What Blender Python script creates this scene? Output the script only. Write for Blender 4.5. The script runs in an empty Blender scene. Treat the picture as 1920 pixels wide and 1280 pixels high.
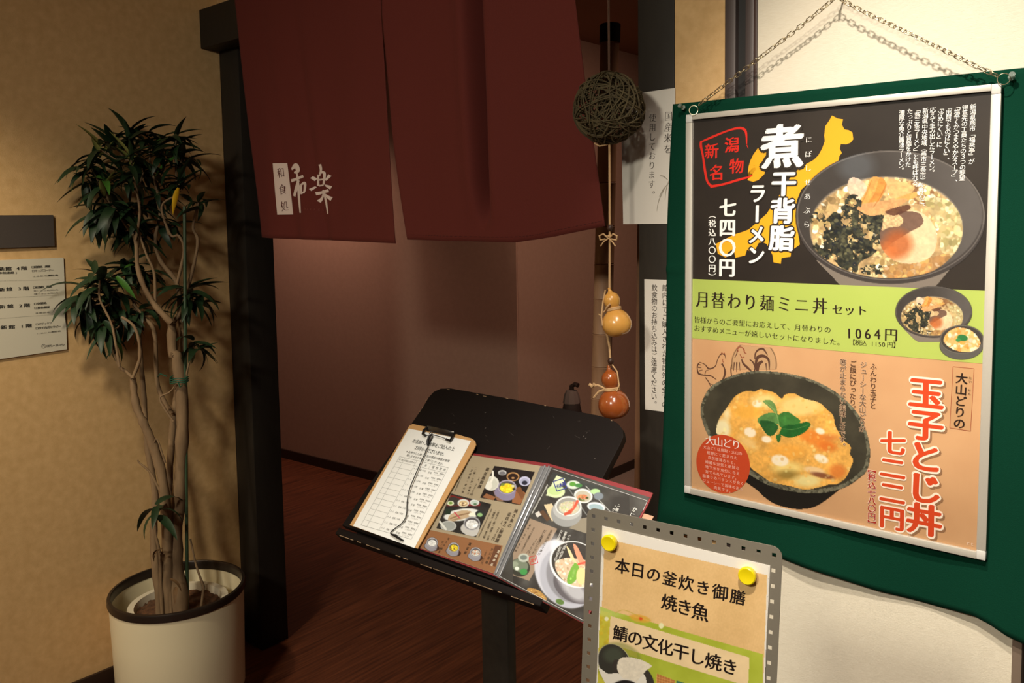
import bpy, bmesh, math, random
import numpy as np
from mathutils import Matrix, Vector

random.seed(7)
RNG = np.random.default_rng(7)
SC = bpy.context.scene
COL = SC.collection

# ------------------------------------------------------------------ camera
F_PX, PY, YAW, PITCH, ROLL = 1550.76, 531.80, 0.702874, 0.075028, -0.0163
CAM = np.array([2.85953, -1.70444, 1.63003])

def cam_axes():
    cy, sy = math.cos(YAW), math.sin(YAW)
    fwd = np.array([-sy * math.cos(PITCH), cy * math.cos(PITCH), -math.sin(PITCH)])
    right = np.array([cy, sy, 0.0])
    up = np.cross(right, fwd)
    r = math.cos(ROLL) * right + math.sin(ROLL) * up
    u = -math.sin(ROLL) * right + math.cos(ROLL) * up
    return r, u, fwd

CR, CU, CF = cam_axes()
cd = bpy.data.cameras.new('camera')
cam = bpy.data.objects.new('camera', cd)
COL.objects.link(cam)
cam.matrix_world = Matrix(((CR[0], CU[0], -CF[0], CAM[0]), (CR[1], CU[1], -CF[1], CAM[1]),
                           (CR[2], CU[2], -CF[2], CAM[2]), (0, 0, 0, 1)))
cd.sensor_fit = 'HORIZONTAL'
cd.sensor_width = 36
cd.lens = F_PX / 1920 * 36
cd.shift_y = (PY - 640) / 1920
cd.clip_start = 0.05
SC.camera = cam

# ------------------------------------------------------------------ light
SC.view_settings.view_transform = 'Standard'
SC.view_settings.look = 'None'
SC.view_settings.gamma = 1
SC.view_settings.use_curve_mapping = False
SC.view_settings.exposure = 0.0

W = bpy.data.worlds.new('world')
SC.world = W
W.use_nodes = True
W.node_tree.nodes['Background'].inputs[0].default_value = (1.0, 0.88, 0.72, 1)
W.node_tree.nodes['Background'].inputs[1].default_value = 0.028

def spot(name, loc, target, energy, color, size_deg, blend, radius):
    l = bpy.data.lights.new(name, 'SPOT')
    l.energy = energy; l.color = color; l.spot_size = math.radians(size_deg)
    l.spot_blend = blend; l.shadow_soft_size = radius
    o = bpy.data.objects.new(name, l); COL.objects.link(o)
    o.location = loc
    d = Vector(target) - Vector(loc)
    o.rotation_euler = d.to_track_quat('-Z', 'Y').to_euler()
    return o

WARM = (1.0, 0.83, 0.58)
# recessed ceiling downlights of the lobby, passage lamps, and an added pole fill
LAMPS = [  # lamps: name, place, aim, watts, colour, cone, softness
    ('downlight_plant', (0.80, -1.50, 2.68), (0.05, -1.00, 0.9), 92, (1.0, 0.86, 0.62), 66, 0.06),
    ('downlight_corner', (0.46, -2.90, 2.68), (0.30, -1.80, 0.6), 62, (1.0, 0.84, 0.62), 120, 0.06),
    ('downlight_panel', (2.45, -1.00, 2.68), (2.45, 0.0, 1.4), 122, (1.0, 0.89, 0.76), 62, 0.035),
    ('downlight_panel_low', (2.75, -1.50, 2.68), (2.45, 0.0, 0.8), 145, (1.0, 0.89, 0.74), 50, 0.04),
    ('downlight_stand', (1.75, -0.90, 2.68), (1.80, -0.70, 0.9), 86, (1.0, 0.95, 0.86), 50, 0.035),
    ('downlight_lobby', (2.30, -3.20, 2.68), (1.90, -0.40, 1.0), 215, (1.0, 0.94, 0.78), 110, 0.18),
    ('passage_light', (-1.45, 1.15, 2.60), (-1.60, 1.55, 1.6), 64, (1.0, 0.63, 0.49), 104, 0.06),
    ('passage_light_right', (2.00, 0.95, 2.60), (0.00, 2.20, 1.0), 92, (1.0, 0.66, 0.50), 86, 0.06),
    ('passage_light_pole', (1.86, 0.62, 2.60), (1.70, 0.50, 0.0), 16, (1.0, 0.68, 0.50), 80, 0.05),  # extra fill lamp added only to brighten the bamboo pole
]
for nm, loc, aim, watts, colr, cone, rad in LAMPS:
    spot(nm, loc, aim, watts, colr, cone, 1.0, rad)

# ------------------------------------------------------------------ geometry of view
def ray(x, y):
    return CF + CR * ((x - 960) / F_PX) - CU * ((y - PY) / F_PX)

def hit(x, y, ax, val):
    d = ray(x, y)
    return CAM + d * ((val - CAM[ax]) / d[ax])

def at_depth(x, y, dep):
    return CAM + ray(x, y) * dep

class Plane:
    def __init__(s, o, X, Y):
        s.o = np.array(o, float); s.X = np.array(X, float); s.Y = np.array(Y, float)
        s.N = np.cross(s.X, s.Y)
    def px(s, x, y):
        d = ray(x, y)
        t = ((s.o - CAM) @ s.N) / (d @ s.N)
        P = CAM + d * t - s.o
        return np.array([P @ s.X, P @ s.Y])
    def pxs(s, pts):
        return [tuple(s.px(*p)) for p in pts]
    def grid(s, X, Y):
        d = CF[None] + ((X.ravel() - 960) / F_PX)[:, None] * CR - ((Y.ravel() - PY) / F_PX)[:, None] * CU
        t = ((s.o - CAM) @ s.N) / (d @ s.N)
        P = CAM + d * t[:, None] - s.o
        return P @ s.X, P @ s.Y
    def matrix(s):
        m = Matrix.Identity(4)
        for i in range(3):
            m[i][0], m[i][1], m[i][2], m[i][3] = s.X[i], s.Y[i], s.N[i], s.o[i]
        return m

# ------------------------------------------------------------------ materials
def lin(c):
    return tuple((v / 255 / 12.92 if v / 255 <= 0.04045 else ((v / 255 + 0.055) / 1.055) ** 2.4) for v in c)

MATS = {}
def mat(name, rgb, rough=0.6, metal=0.0, noise=None, bump=None, coat=0.0, stretch=None, spec=0.5, sheen=0.0):
    """noise=(scale, amount, second_rgb); bump=(scale, strength)"""
    if name in MATS: return MATS[name]
    m = bpy.data.materials.new(name); m.use_nodes = True
    nt = m.node_tree; b = nt.nodes['Principled BSDF']
    c = (*lin(rgb), 1)
    b.inputs['Base Color'].default_value = c
    b.inputs['Roughness'].default_value = rough
    b.inputs['Metallic'].default_value = metal
    b.inputs['Coat Weight'].default_value = coat
    b.inputs['Coat Roughness'].default_value = 0.08
    b.inputs['Specular IOR Level'].default_value = spec
    if sheen:
        b.inputs['Sheen Weight'].default_value = sheen
    if noise or bump:
        tc = nt.nodes.new('ShaderNodeTexCoord'); mp = nt.nodes.new('ShaderNodeMapping')
        nt.links.new(tc.outputs['Object'], mp.inputs['Vector'])
        if stretch: mp.inputs['Scale'].default_value = stretch
    if noise:
        n = nt.nodes.new('ShaderNodeTexNoise'); n.inputs['Scale'].default_value = noise[0]
        n.inputs['Detail'].default_value = 6
        nt.links.new(mp.outputs[0], n.inputs['Vector'])
        r = nt.nodes.new('ShaderNodeMapRange')
        r.inputs['From Min'].default_value = 0.3; r.inputs['From Max'].default_value = 0.7
        r.inputs['To Min'].default_value = 0; r.inputs['To Max'].default_value = noise[1]
        nt.links.new(n.outputs['Fac'], r.inputs['Value'])
        mx = nt.nodes.new('ShaderNodeMix'); mx.data_type = 'RGBA'
        mx.inputs['A'].default_value = c; mx.inputs['B'].default_value = (*lin(noise[2]), 1)
        nt.links.new(r.outputs[0], mx.inputs['Factor'])
        nt.links.new(mx.outputs['Result'], b.inputs['Base Color'])
    if bump:
        n2 = nt.nodes.new('ShaderNodeTexNoise'); n2.inputs['Scale'].default_value = bump[0]
        n2.inputs['Detail'].default_value = 4
        nt.links.new(mp.outputs[0], n2.inputs['Vector'])
        bp = nt.nodes.new('ShaderNodeBump'); bp.inputs['Strength'].default_value = bump[1]
        bp.inputs['Distance'].default_value = 0.002
        nt.links.new(n2.outputs['Fac'], bp.inputs['Height'])
        nt.links.new(bp.outputs[0], b.inputs['Normal'])
    MATS[name] = m
    return m

def ink(name, rgb, rough=0.55):
    return mat(name, rgb, rough, spec=0.3)

def painted_mat():
    if 'painted print' in MATS: return MATS['painted print']
    m = bpy.data.materials.new('painted print'); m.use_nodes = True
    nt = m.node_tree; b = nt.nodes['Principled BSDF']
    a = nt.nodes.new('ShaderNodeAttribute'); a.attribute_name = 'paint'
    nt.links.new(a.outputs['Color'], b.inputs['Base Color'])
    b.inputs['Roughness'].default_value = 0.5
    b.inputs['Specular IOR Level'].default_value = 0.3
    nt.links.new(a.outputs['Alpha'], b.inputs['Alpha'])
    MATS['painted print'] = m
    return m

def clear_mat(name='clear plastic', fac=0.06, rough=0.03):
    if name in MATS: return MATS[name]
    m = bpy.data.materials.new(name); m.use_nodes = True
    nt = m.node_tree; nt.nodes.clear()
    o = nt.nodes.new('ShaderNodeOutputMaterial'); t = nt.nodes.new('ShaderNodeBsdfTransparent')
    g = nt.nodes.new('ShaderNodeBsdfGlossy'); g.inputs['Roughness'].default_value = rough
    lw = nt.nodes.new('ShaderNodeLayerWeight'); lw.inputs['Blend'].default_value = 0.15
    ad = nt.nodes.new('ShaderNodeMath'); ad.operation = 'MULTIPLY_ADD'
    ad.inputs[1].default_value = 0.6; ad.inputs[2].default_value = fac
    nt.links.new(lw.outputs['Fresnel'], ad.inputs[0])
    mx = nt.nodes.new('ShaderNodeMixShader')
    nt.links.new(ad.outputs[0], mx.inputs[0]); nt.links.new(t.outputs[0], mx.inputs[1]); nt.links.new(g.outputs[0], mx.inputs[2])
    nt.links.new(mx.outputs[0], o.inputs[0])
    MATS[name] = m
    return m

# ------------------------------------------------------------------ objects
def tag(o, label=None, cat=None, group=None, kind=None):
    if label: o['label'] = label
    if cat: o['category'] = cat
    if group: o['group'] = group
    if kind: o['kind'] = kind
    return o

def thing(name, label, cat, loc=(0, 0, 0), group=None, plane=None):
    o = bpy.data.objects.new(name, None); COL.objects.link(o)
    o.empty_display_size = 0.05
    if plane is not None: o.matrix_world = plane.matrix()
    else: o.location = loc
    return tag(o, label, cat, group)

def smooth(me, angle=None):
    me.polygons.foreach_set('use_smooth', [True] * len(me.polygons))
    if angle:
        try: me.set_sharp_from_angle(angle=math.radians(angle))
        except Exception: pass

def link(name, me, m, parent=None, sm=None):
    if m is not None:
        me.materials.clear(); me.materials.append(m)
    o = bpy.data.objects.new(name, me); COL.objects.link(o)
    if parent is not None: o.parent = parent
    if sm: smooth(me, sm)
    return o

class MB:
    def __init__(s): s.v = []; s.f = []
    def add(s, vs, fs):
        b = len(s.v); s.v += [tuple(map(float, v)) for v in vs]; s.f += [tuple(i + b for i in f) for f in fs]
        return s
    def box(s, x0, x1, y0, y1, z0, z1):
        vs = [(x, y, z) for z in (z0, z1) for y in (y0, y1) for x in (x0, x1)]
        return s.add(vs, [(0, 2, 3, 1), (4, 5, 7, 6), (0, 1, 5, 4), (2, 6, 7, 3), (0, 4, 6, 2), (1, 3, 7, 5)])
    def tube(s, pts, r, n=8, cap=True, closed=False):
        P = [np.array(p, float) for p in pts]; N = len(P)
        rs = r if hasattr(r, '__len__') else [r] * N
        T = []
        for i in range(N):
            a = P[(i - 1) % N] if (closed or i) else P[0]; b = P[(i + 1) % N] if (closed or i < N - 1) else P[-1]
            t = b - a; T.append(t / (np.linalg.norm(t) + 1e-12))
        u = np.cross(T[0], [0.13, 0.27, 0.95]); u /= np.linalg.norm(u) + 1e-12
        vs = []
        for i in range(N):
            u = u - T[i] * (u @ T[i]); u /= np.linalg.norm(u) + 1e-12
            w = np.cross(T[i], u)
            for k in range(n):
                a = 2 * math.pi * k / n
                vs.append(P[i] + rs[i] * (math.cos(a) * u + math.sin(a) * w))
        fs = []
        for i in range(N if closed else N - 1):
            j = (i + 1) % N
            for k in range(n):
                fs.append((i * n + k, i * n + (k + 1) % n, j * n + (k + 1) % n, j * n + k))
        if cap and not closed:
            fs.append(tuple(range(n))[::-1]); fs.append(tuple((N - 1) * n + k for k in range(n)))
        return s.add(vs, fs)
    def lathe(s, prof, n=32, o=(0, 0, 0), M=None):
        vs = []; ring = []
        for r, z in prof:
            if r < 1e-6: ring.append([len(vs)]); vs.append((0, 0, z))
            else:
                ring.append(list(range(len(vs), len(vs) + n)))
                vs += [(r * math.cos(2 * math.pi * k / n), r * math.sin(2 * math.pi * k / n), z) for k in range(n)]
        fs = []
        for a, b in zip(ring, ring[1:]):
            for k in range(n):
                k2 = (k + 1) % n
                if len(a) == 1 and len(b) == 1: continue
                if len(a) == 1: fs.append((a[0], b[k2], b[k]))
                elif len(b) == 1: fs.append((a[k], a[k2], b[0]))
                else: fs.append((a[k], a[k2], b[k2], b[k]))
        V = np.array(vs)
        if M is not None: V = V @ np.array(M).T
        return s.add(V + np.array(o), fs)
    def mesh(s, name):
        me = bpy.data.meshes.new(name); me.from_pydata(s.v, [], s.f); me.update()
        bm = bmesh.new(); bm.from_mesh(me); bmesh.ops.recalc_face_normals(bm, faces=bm.faces); bm.to_mesh(me); bm.free()
        return me
    def build(s, name, m, parent=None, sm=None):
        return link(name, s.mesh(name), m, parent, sm)

def bevel_me(me, w, seg=2):
    bm = bmesh.new(); bm.from_mesh(me)
    bmesh.ops.remove_doubles(bm, verts=bm.verts, dist=1e-6)
    bmesh.ops.bevel(bm, geom=[e for e in bm.edges if e.calc_face_angle(0) > 0.5], offset=w, segments=seg, affect='EDGES', profile=0.5)
    bm.to_mesh(me); bm.free(); return me

def rbox(name, m, parent, x0, x1, y0, y1, z0, z1, w=0.002, seg=2):
    me = MB().box(x0, x1, y0, y1, z0, z1).mesh(name)
    bevel_me(me, w, seg)
    return link(name, me, m, parent, 40)

def plate_mesh(name, loops, z0, z1, bev=0.0):
    """flat plate with holes, from closed 2D loops, filled as a 2D curve"""
    cu = bpy.data.curves.new(name, 'CURVE'); cu.dimensions = '2D'; cu.fill_mode = 'BOTH'
    cu.extrude = (z1 - z0) / 2 - bev; cu.bevel_depth = bev; cu.bevel_resolution = 1
    cu.offset = -bev
    for lp in loops:
        sp = cu.splines.new('POLY'); sp.points.add(len(lp) - 1)
        for p, q in zip(sp.points, lp): p.co = (q[0], q[1], 0, 1)
        sp.use_cyclic_u = True
    ob = bpy.data.objects.new(name, cu); COL.objects.link(ob)
    dg = bpy.context.evaluated_depsgraph_get()
    me = bpy.data.meshes.new_from_object(ob.evaluated_get(dg))
    bpy.data.objects.remove(ob); bpy.data.curves.remove(cu)
    for v in me.vertices: v.co.z += (z0 + z1) / 2
    return me

def flat_mesh(name, loops, z):
    return plate_mesh(name, loops, z, z + 1e-7)

def poly_face(name, pts, z, m, parent):
    """flat printed patch"""
    bm = bmesh.new()
    vs = [bm.verts.new((p[0], p[1], z)) for p in pts]
    f = bm.faces.new(vs); bmesh.ops.triangulate(bm, faces=[f])
    bmesh.ops.recalc_face_normals(bm, faces=bm.faces)
    for f in bm.faces:
        if f.normal.z < 0: f.normal_flip()
    me = bpy.data.meshes.new(name); bm.to_mesh(me); bm.free()
    return link(name, me, m, parent)

def rround(x0, y0, x1, y1, r, n=6):
    out = []
    for cx, cy, a0 in ((x1 - r, y1 - r, 0), (x0 + r, y1 - r, 90), (x0 + r, y0 + r, 180), (x1 - r, y0 + r, 270)):
        for k in range(n + 1):
            a = math.radians(a0 + 90 * k / n); out.append((cx + r * math.cos(a), cy + r * math.sin(a)))
    return out

def spline(pts, n=8, closed=False):
    P = np.array(pts, float); N = len(P); out = []
    for i in range(N if closed else N - 1):
        if closed: p0, p1, p2, p3 = P[i - 1], P[i], P[(i + 1) % N], P[(i + 2) % N]
        else: p0, p1, p2, p3 = P[max(i - 1, 0)], P[i], P[i + 1], P[min(i + 2, N - 1)]
        for k in range(n):
            t = k / n
            out.append(0.5 * ((2 * p1) + (-p0 + p2) * t + (2 * p0 - 5 * p1 + 4 * p2 - p3) * t * t + (-p0 + 3 * p1 - 3 * p2 + p3) * t ** 3))
    if not closed: out.append(P[-1])
    return [tuple(p) for p in out]

def stroke_faces(pts, w):
    """2D ribbon along pts; w = list or number (full widths)"""
    P = np.array(pts, float); N = len(P)
    ws = np.array(w if hasattr(w, '__len__') else [w] * N, float)
    if len(ws) != N: ws = np.interp(np.linspace(0, 1, N), np.linspace(0, 1, len(ws)), ws)
    T = np.gradient(P, axis=0); T /= np.linalg.norm(T, axis=1)[:, None] + 1e-12
    Nn = np.stack([-T[:, 1], T[:, 0]], 1)
    L = P + Nn * ws[:, None] / 2; R = P - Nn * ws[:, None] / 2
    vs = [tuple(p) for p in L] + [tuple(p) for p in R]
    fs = [(i, N + i, N + i + 1, i + 1) for i in range(N - 1)]
    return vs, fs

def strokes(name, plane, lst, z, m, parent):
    """lst of (photo points, widths in photo px)"""
    mb = MB()
    for k, (pts, w) in enumerate(lst):
        vs, fs = stroke_faces(spline(pts, 5) if len(pts) > 2 else pts, w)
        mb.add([(*plane.px(*v), z + k * 1.5e-5) for v in vs], fs)
    return mb.build(name, m, parent)

# ------------------------------------------------------------------ painted prints (vertex colours on a fine grid)
def vnoise(X, Y, scale, seed=0, octaves=4):
    out = np.zeros(X.shape); amp = 1; tot = 0
    for o in range(octaves):
        r = np.random.default_rng(seed * 31 + o); G = r.random((97, 97))
        x = X / scale * 2 ** o; y = Y / scale * 2 ** o
        xi = np.floor(x).astype(int); yi = np.floor(y).astype(int); fx = x - xi; fy = y - yi
        fx = fx * fx * (3 - 2 * fx); fy = fy * fy * (3 - 2 * fy)
        g = lambda a, b: G[a % 97, b % 97]
        out += amp * ((g(xi, yi) * (1 - fx) + g(xi + 1, yi) * fx) * (1 - fy) + (g(xi, yi + 1) * (1 - fx) + g(xi + 1, yi + 1) * fx) * fy)
        tot += amp; amp *= 0.55
    return out / tot

class Canvas:
    def __init__(s, x0, y0, x1, y1, step):
        s.nx = int(round((x1 - x0) / step)) + 1; s.ny = int(round((y1 - y0) / step)) + 1
        s.X, s.Y = np.meshgrid(np.linspace(x0, x1, s.nx), np.linspace(y0, y1, s.ny))
        s.C = np.zeros((s.ny, s.nx, 3)); s.A = np.zeros((s.ny, s.nx)); s.step = step
    def n(s, sc, seed=0, o=4): return vnoise(s.X, s.Y, sc, seed, o)
    def put(s, m, col, alpha=True):
        m = np.clip(m, 0, 1)
        col = np.array(col, float)
        s.C = s.C * (1 - m[..., None]) + col * m[..., None]
        if alpha: s.A = np.maximum(s.A, m)
        return s
    def E(s, cx, cy, rx, ry, rot=0, soft=1.2):
        a = math.radians(rot); dx = s.X - cx; dy = s.Y - cy
        u = (dx * math.cos(a) + dy * math.sin(a)) / rx; v = (-dx * math.sin(a) + dy * math.cos(a)) / ry
        return np.clip((1 - np.sqrt(u * u + v * v)) * min(rx, ry) / soft + 0.5, 0, 1)
    def P(s, pts):
        inside = np.zeros(s.X.shape, bool); n = len(pts)
        for i in range(n):
            x1, y1 = pts[i]; x2, y2 = pts[(i + 1) % n]
            if y1 == y2: continue
            c = ((y1 > s.Y) != (y2 > s.Y)) & (s.X < (x2 - x1) * (s.Y - y1) / (y2 - y1) + x1)
            inside ^= c
        return inside.astype(float)
    def ell(s, cx, cy, rx, ry, col, rot=0, soft=1.2, a=1.0, alpha=True): return s.put(s.E(cx, cy, rx, ry, rot, soft) * a, col, alpha)
    def poly(s, pts, col, sm=False, a=1.0): return s.put(s.P(spline(pts, 8, True) if sm else pts) * a, col)
    def ring(s, cx, cy, rx, ry, w, col, rot=0, a=1.0):
        return s.put(np.clip(s.E(cx, cy, rx, ry, rot) - s.E(cx, cy, rx - w, ry - w, rot), 0, 1) * a, col)
    def line(s, pts, w, col, a=1.0):
        P = spline(pts, 8) if len(pts) > 2 else pts
        d = np.full(s.X.shape, 1e9)
        for (x1, y1), (x2, y2) in zip(P, P[1:]):
            L = (x2 - x1) ** 2 + (y2 - y1) ** 2 + 1e-9
            t = np.clip(((s.X - x1) * (x2 - x1) + (s.Y - y1) * (y2 - y1)) / L, 0, 1)
            d = np.minimum(d, np.hypot(s.X - x1 - t * (x2 - x1), s.Y - y1 - t * (y2 - y1)))
        return s.put(np.clip((w / 2 - d) / 0.8 + 0.5, 0, 1) * a, col)
    def blobs(s, n, mask, rmin, rmax, cols, asp=0.6, seed=1, a=1.0):
        r = np.random.default_rng(seed); ys, xs = np.nonzero(mask > 0.5)
        if not len(ys): return s
        for k in range(n):
            i = r.integers(len(ys)); cx, cy = s.X[ys[i], xs[i]], s.Y[ys[i], xs[i]]
            R = r.uniform(rmin, rmax); c = np.array(cols[r.integers(len(cols))], float) * r.uniform(0.85, 1.12)
            # only a window round the blob
            x0 = max(0, int(xs[i] - R / s.step - 2)); x1 = int(xs[i] + R / s.step + 3)
            y0 = max(0, int(ys[i] - R / s.step - 2)); y1 = int(ys[i] + R / s.step + 3)
            sub = Canvas.__new__(Canvas); sub.X = s.X[y0:y1, x0:x1]; sub.Y = s.Y[y0:y1, x0:x1]
            m = sub.E(cx, cy, R, R * r.uniform(asp, 1), r.uniform(0, 180), 1.0) * a * mask[y0:y1, x0:x1]
            s.C[y0:y1, x0:x1] = s.C[y0:y1, x0:x1] * (1 - m[..., None]) + np.clip(c, 0, 255) * m[..., None]
        return s
    def tex(s, mask, sc, amt, seed=3, o=4):
        k = 1 + (s.n(sc, seed, o) - 0.5) * 2 * amt
        s.C = s.C * (1 - mask[..., None]) + s.C * k[..., None] * mask[..., None]; return s
    def build(s, name, plane, z, parent):
        u, v = plane.grid(s.X, s.Y)
        co = np.stack([u, v, np.full(u.shape, z)], 1)
        q = (s.A[:-1, :-1] + s.A[1:, :-1] + s.A[:-1, 1:] + s.A[1:, 1:]) / 4 > 0.02
        ok = (s.A > 0.3).astype(float)          # carry colour one cell past the edge
        num = np.zeros_like(s.C); den = np.zeros_like(ok)
        Cp = np.pad(s.C * ok[..., None], ((1, 1), (1, 1), (0, 0))); op = np.pad(ok, 1)
        for dy in (0, 1, 2):
            for dx in (0, 1, 2):
                num += Cp[dy:dy + s.ny, dx:dx + s.nx]; den += op[dy:dy + s.ny, dx:dx + s.nx]
        s.C = np.where((ok[..., None] < 0.5) & (den[..., None] > 0), num / np.maximum(den, 1)[..., None], s.C)
        iy, ix = np.nonzero(q)
        a = iy * s.nx + ix
        F = np.stack([a, a + s.nx, a + s.nx + 1, a + 1], 1)
        used, inv = np.unique(F, return_inverse=True); F = inv.reshape(-1, 4)
        co = co[used]; C = np.clip(s.C.reshape(-1, 3)[used] / 255, 0, 1)
        C = np.where(C <= 0.04045, C / 12.92, ((C + 0.055) / 1.055) ** 2.4)
        me = bpy.data.meshes.new(name)
        me.vertices.add(len(co)); me.vertices.foreach_set('co', co.ravel())
        me.loops.add(F.size); me.loops.foreach_set('vertex_index', F.ravel().astype(np.int32))
        me.polygons.add(len(F)); me.polygons.foreach_set('loop_start', np.arange(0, F.size, 4, dtype=np.int32))
        me.update()
        at = me.color_attributes.new('paint', 'FLOAT_COLOR', 'POINT')
        at.data.foreach_set('color', np.concatenate([C, np.clip(s.A.reshape(-1)[used], 0, 1)[:, None]], 1).ravel().astype(np.float32))
        return link(name, me, painted_mat(), parent)

# ------------------------------------------------------------------ lettering
STYLE = {  # outline offset, resolution, smear copies (em)
    'thin': (-0.012, 2, [(0, 0)]),
    'gothic': (0.0, 2, [(0, 0)]),
    'bold': (0.0, 2, [(-0.022, -0.01), (0, 0.006), (0.022, -0.01), (0, -0.012)]),
    'mincho': (-0.018, 3, [(-0.022, 0), (-0.007, 0), (0.007, 0), (0.022, 0)]),
    'minchob': (-0.014, 3, [(-0.034, 0), (-0.02, 0), (-0.007, 0), (0.007, 0), (0.02, 0), (0.034, 0)]),
    'brush': (-0.006, 3, [(-0.014, -0.010), (0, 0), (0.014, 0.010)]),
    'brushb': (0.0, 3, [(-0.022, -0.014), (-0.008, -0.005), (0.008, 0.005), (0.022, 0.014)]),
    'heavy': (0.0, 3, [(-0.042, -0.018), (-0.022, 0.012), (0, 0.024), (0, 0), (0, -0.024), (0.022, -0.010), (0.042, 0.018)]),
    'halo': (0.0, 2, [(0.045 * math.cos(a * math.pi / 5), 0.045 * math.sin(a * math.pi / 5)) for a in range(10)]),
    'halos': (0.0, 2, [(0.085 * math.cos(a * math.pi / 6), 0.085 * math.sin(a * math.pi / 6)) for a in range(12)] + [(0.045 * math.cos(a * math.pi / 3), 0.045 * math.sin(a * math.pi / 3)) for a in range(6)]),
}
JOBS = []
ROT = set('ー「」（）【】『』')
SMALL = set('ゃゅょっャュョッィ')

def text(parent, plane, s, p0, p1, size, m, style='gothic', vert=False, z=0.0009, asp=1.0, name='lettering', spx=True, jit=0.0, warp=None, slant=0.0):
    """centres of first and last character in photo pixels; size in photo px (spx) or metres"""
    JOBS.append(dict(parent=parent, plane=plane, s=s, p0=p0, p1=p1, size=size, m=m, style=style, vert=vert, z=z,
                     asp=asp, name=name, spx=spx, jit=jit, warp=warp, slant=slant))

def run_text():
    need = {}
    for j in JOBS:
        st = STYLE[j['style']]; need.setdefault((st[0], st[1]), set()).update(c for c in j['s'] if c not in ' 　')
    cache = {}
    for (off, res), chars in need.items():
        chars = sorted(chars)
        cu = bpy.data.curves.new('t', 'FONT'); cu.body = '\n'.join(chars); cu.size = 1; cu.space_line = 2
        cu.offset = off; cu.resolution_u = res; cu.fill_mode = 'FRONT'
        ob = bpy.data.objects.new('t', cu); COL.objects.link(ob)
        dg = bpy.context.evaluated_depsgraph_get(); me = bpy.data.meshes.new_from_object(ob.evaluated_get(dg))
        n = len(me.vertices); v = np.zeros(n * 3); me.vertices.foreach_get('co', v); v = v.reshape(-1, 3)[:, :2]
        k = len(me.loops); li = np.zeros(k, np.int32); me.loops.foreach_get('vertex_index', li)
        tot = np.zeros(len(me.polygons), np.int32); me.polygons.foreach_get('loop_total', tot)
        T = li.reshape(-1, 3)
        line = np.round((0.38 - v[:, 1]) / 2).astype(int)
        fl = line[T[:, 0]]
        for i, c in enumerate(chars):
            vi = np.nonzero(line == i)[0]
            mp = np.full(n, -1); mp[vi] = np.arange(len(vi))
            vv = v[vi].copy(); vv[:, 1] += 2 * i
            vv[:, 1] -= 0.38
            if ord(c) < 0x250 and len(vv): vv[:, 0] -= (vv[:, 0].min() + vv[:, 0].max()) / 2
            else: vv[:, 0] -= 0.5
            cache[(off, res, c)] = (vv, mp[T[fl == i]])
        bpy.data.objects.remove(ob); bpy.data.curves.remove(cu); bpy.data.meshes.remove(me)
    groups = {}
    for j in JOBS: groups.setdefault((j['parent'].name, j['name'], j['m'].name, round(j['z'], 6)), []).append(j)
    for key, js in groups.items():
        V = []; T = []; base = 0; dz = 0
        for j in js:
            st = STYLE[j['style']]; pl = j['plane']
            a = np.array(pl.px(*j['p0'])); b = np.array(pl.px(*j['p1'])); n = len(j['s'])
            d = b - a
            if n == 1 or np.linalg.norm(d) < 1e-6: d = np.array([0, -1.0]) if j['vert'] else np.array([1.0, 0])
            d = d / np.linalg.norm(d)
            if j['vert']: up = -d; rt = np.array([up[1], -up[0]])
            else: rt = d; up = np.array([-rt[1], rt[0]])
            for i, c in enumerate(j['s']):
                if c in ' 　': continue
                t = i / max(n - 1, 1); ctr = a + (b - a) * t
                if j['spx']:
                    q0 = np.array(j['p0'], float); q = q0 + (np.array(j['p1'], float) - q0) * t
                    size = np.linalg.norm(np.array(pl.px(q[0], q[1] - j['size'] / 2)) - np.array(pl.px(q[0], q[1] + j['size'] / 2)))
                else: size = j['size']
                vv, tt = cache[(st[0], st[1], c)]
                vv = vv.copy()
                if j['vert']:
                    if c in ROT: vv = np.stack([vv[:, 1], -vv[:, 0]], 1)
                    if c in '、。': vv = vv + np.array([0.62, 0.62])
                    if c in SMALL: vv = vv + np.array([0.1, 0.08])
                if j['jit']:
                    an = random.uniform(-1, 1) * j['jit']; sc = 1 + random.uniform(-1, 1) * j['jit']
                    vv = vv @ np.array([[math.cos(an), math.sin(an)], [-math.sin(an), math.cos(an)]]) * sc
                if j['slant']: vv[:, 1] += vv[:, 0] * j['slant']
                if c in ROT and j['vert']: pass
                for ci, (sx, sy) in enumerate(st[2]):
                    w = vv + np.array([sx, sy]); w = w * np.array([j['asp'], 1]) * size
                    p = ctr[None] + w[:, :1] * rt + w[:, 1:] * up
                    zz = np.full(len(p), j['z'] + ci * 5e-6 + (i % 2) * 2.5e-6)
                    P3 = np.concatenate([p, zz[:, None]], 1)
                    if j['warp']: P3 = j['warp'](P3)
                    V.append(P3); T.append(tt + base); base += len(p)
        V = np.concatenate(V); T = np.concatenate(T)
        me = bpy.data.meshes.new(key[1])
        me.vertices.add(len(V)); me.vertices.foreach_set('co', V.ravel())
        me.loops.add(T.size); me.loops.foreach_set('vertex_index', T.ravel().astype(np.int32))
        me.polygons.add(len(T)); me.polygons.foreach_set('loop_start', np.arange(0, T.size, 3, dtype=np.int32))
        me.update(); me.validate()
        me.polygons.foreach_set('use_smooth', [False] * len(me.polygons)); me.update()
        link(key[1], me, js[0]['m'], js[0]['parent'])
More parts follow.
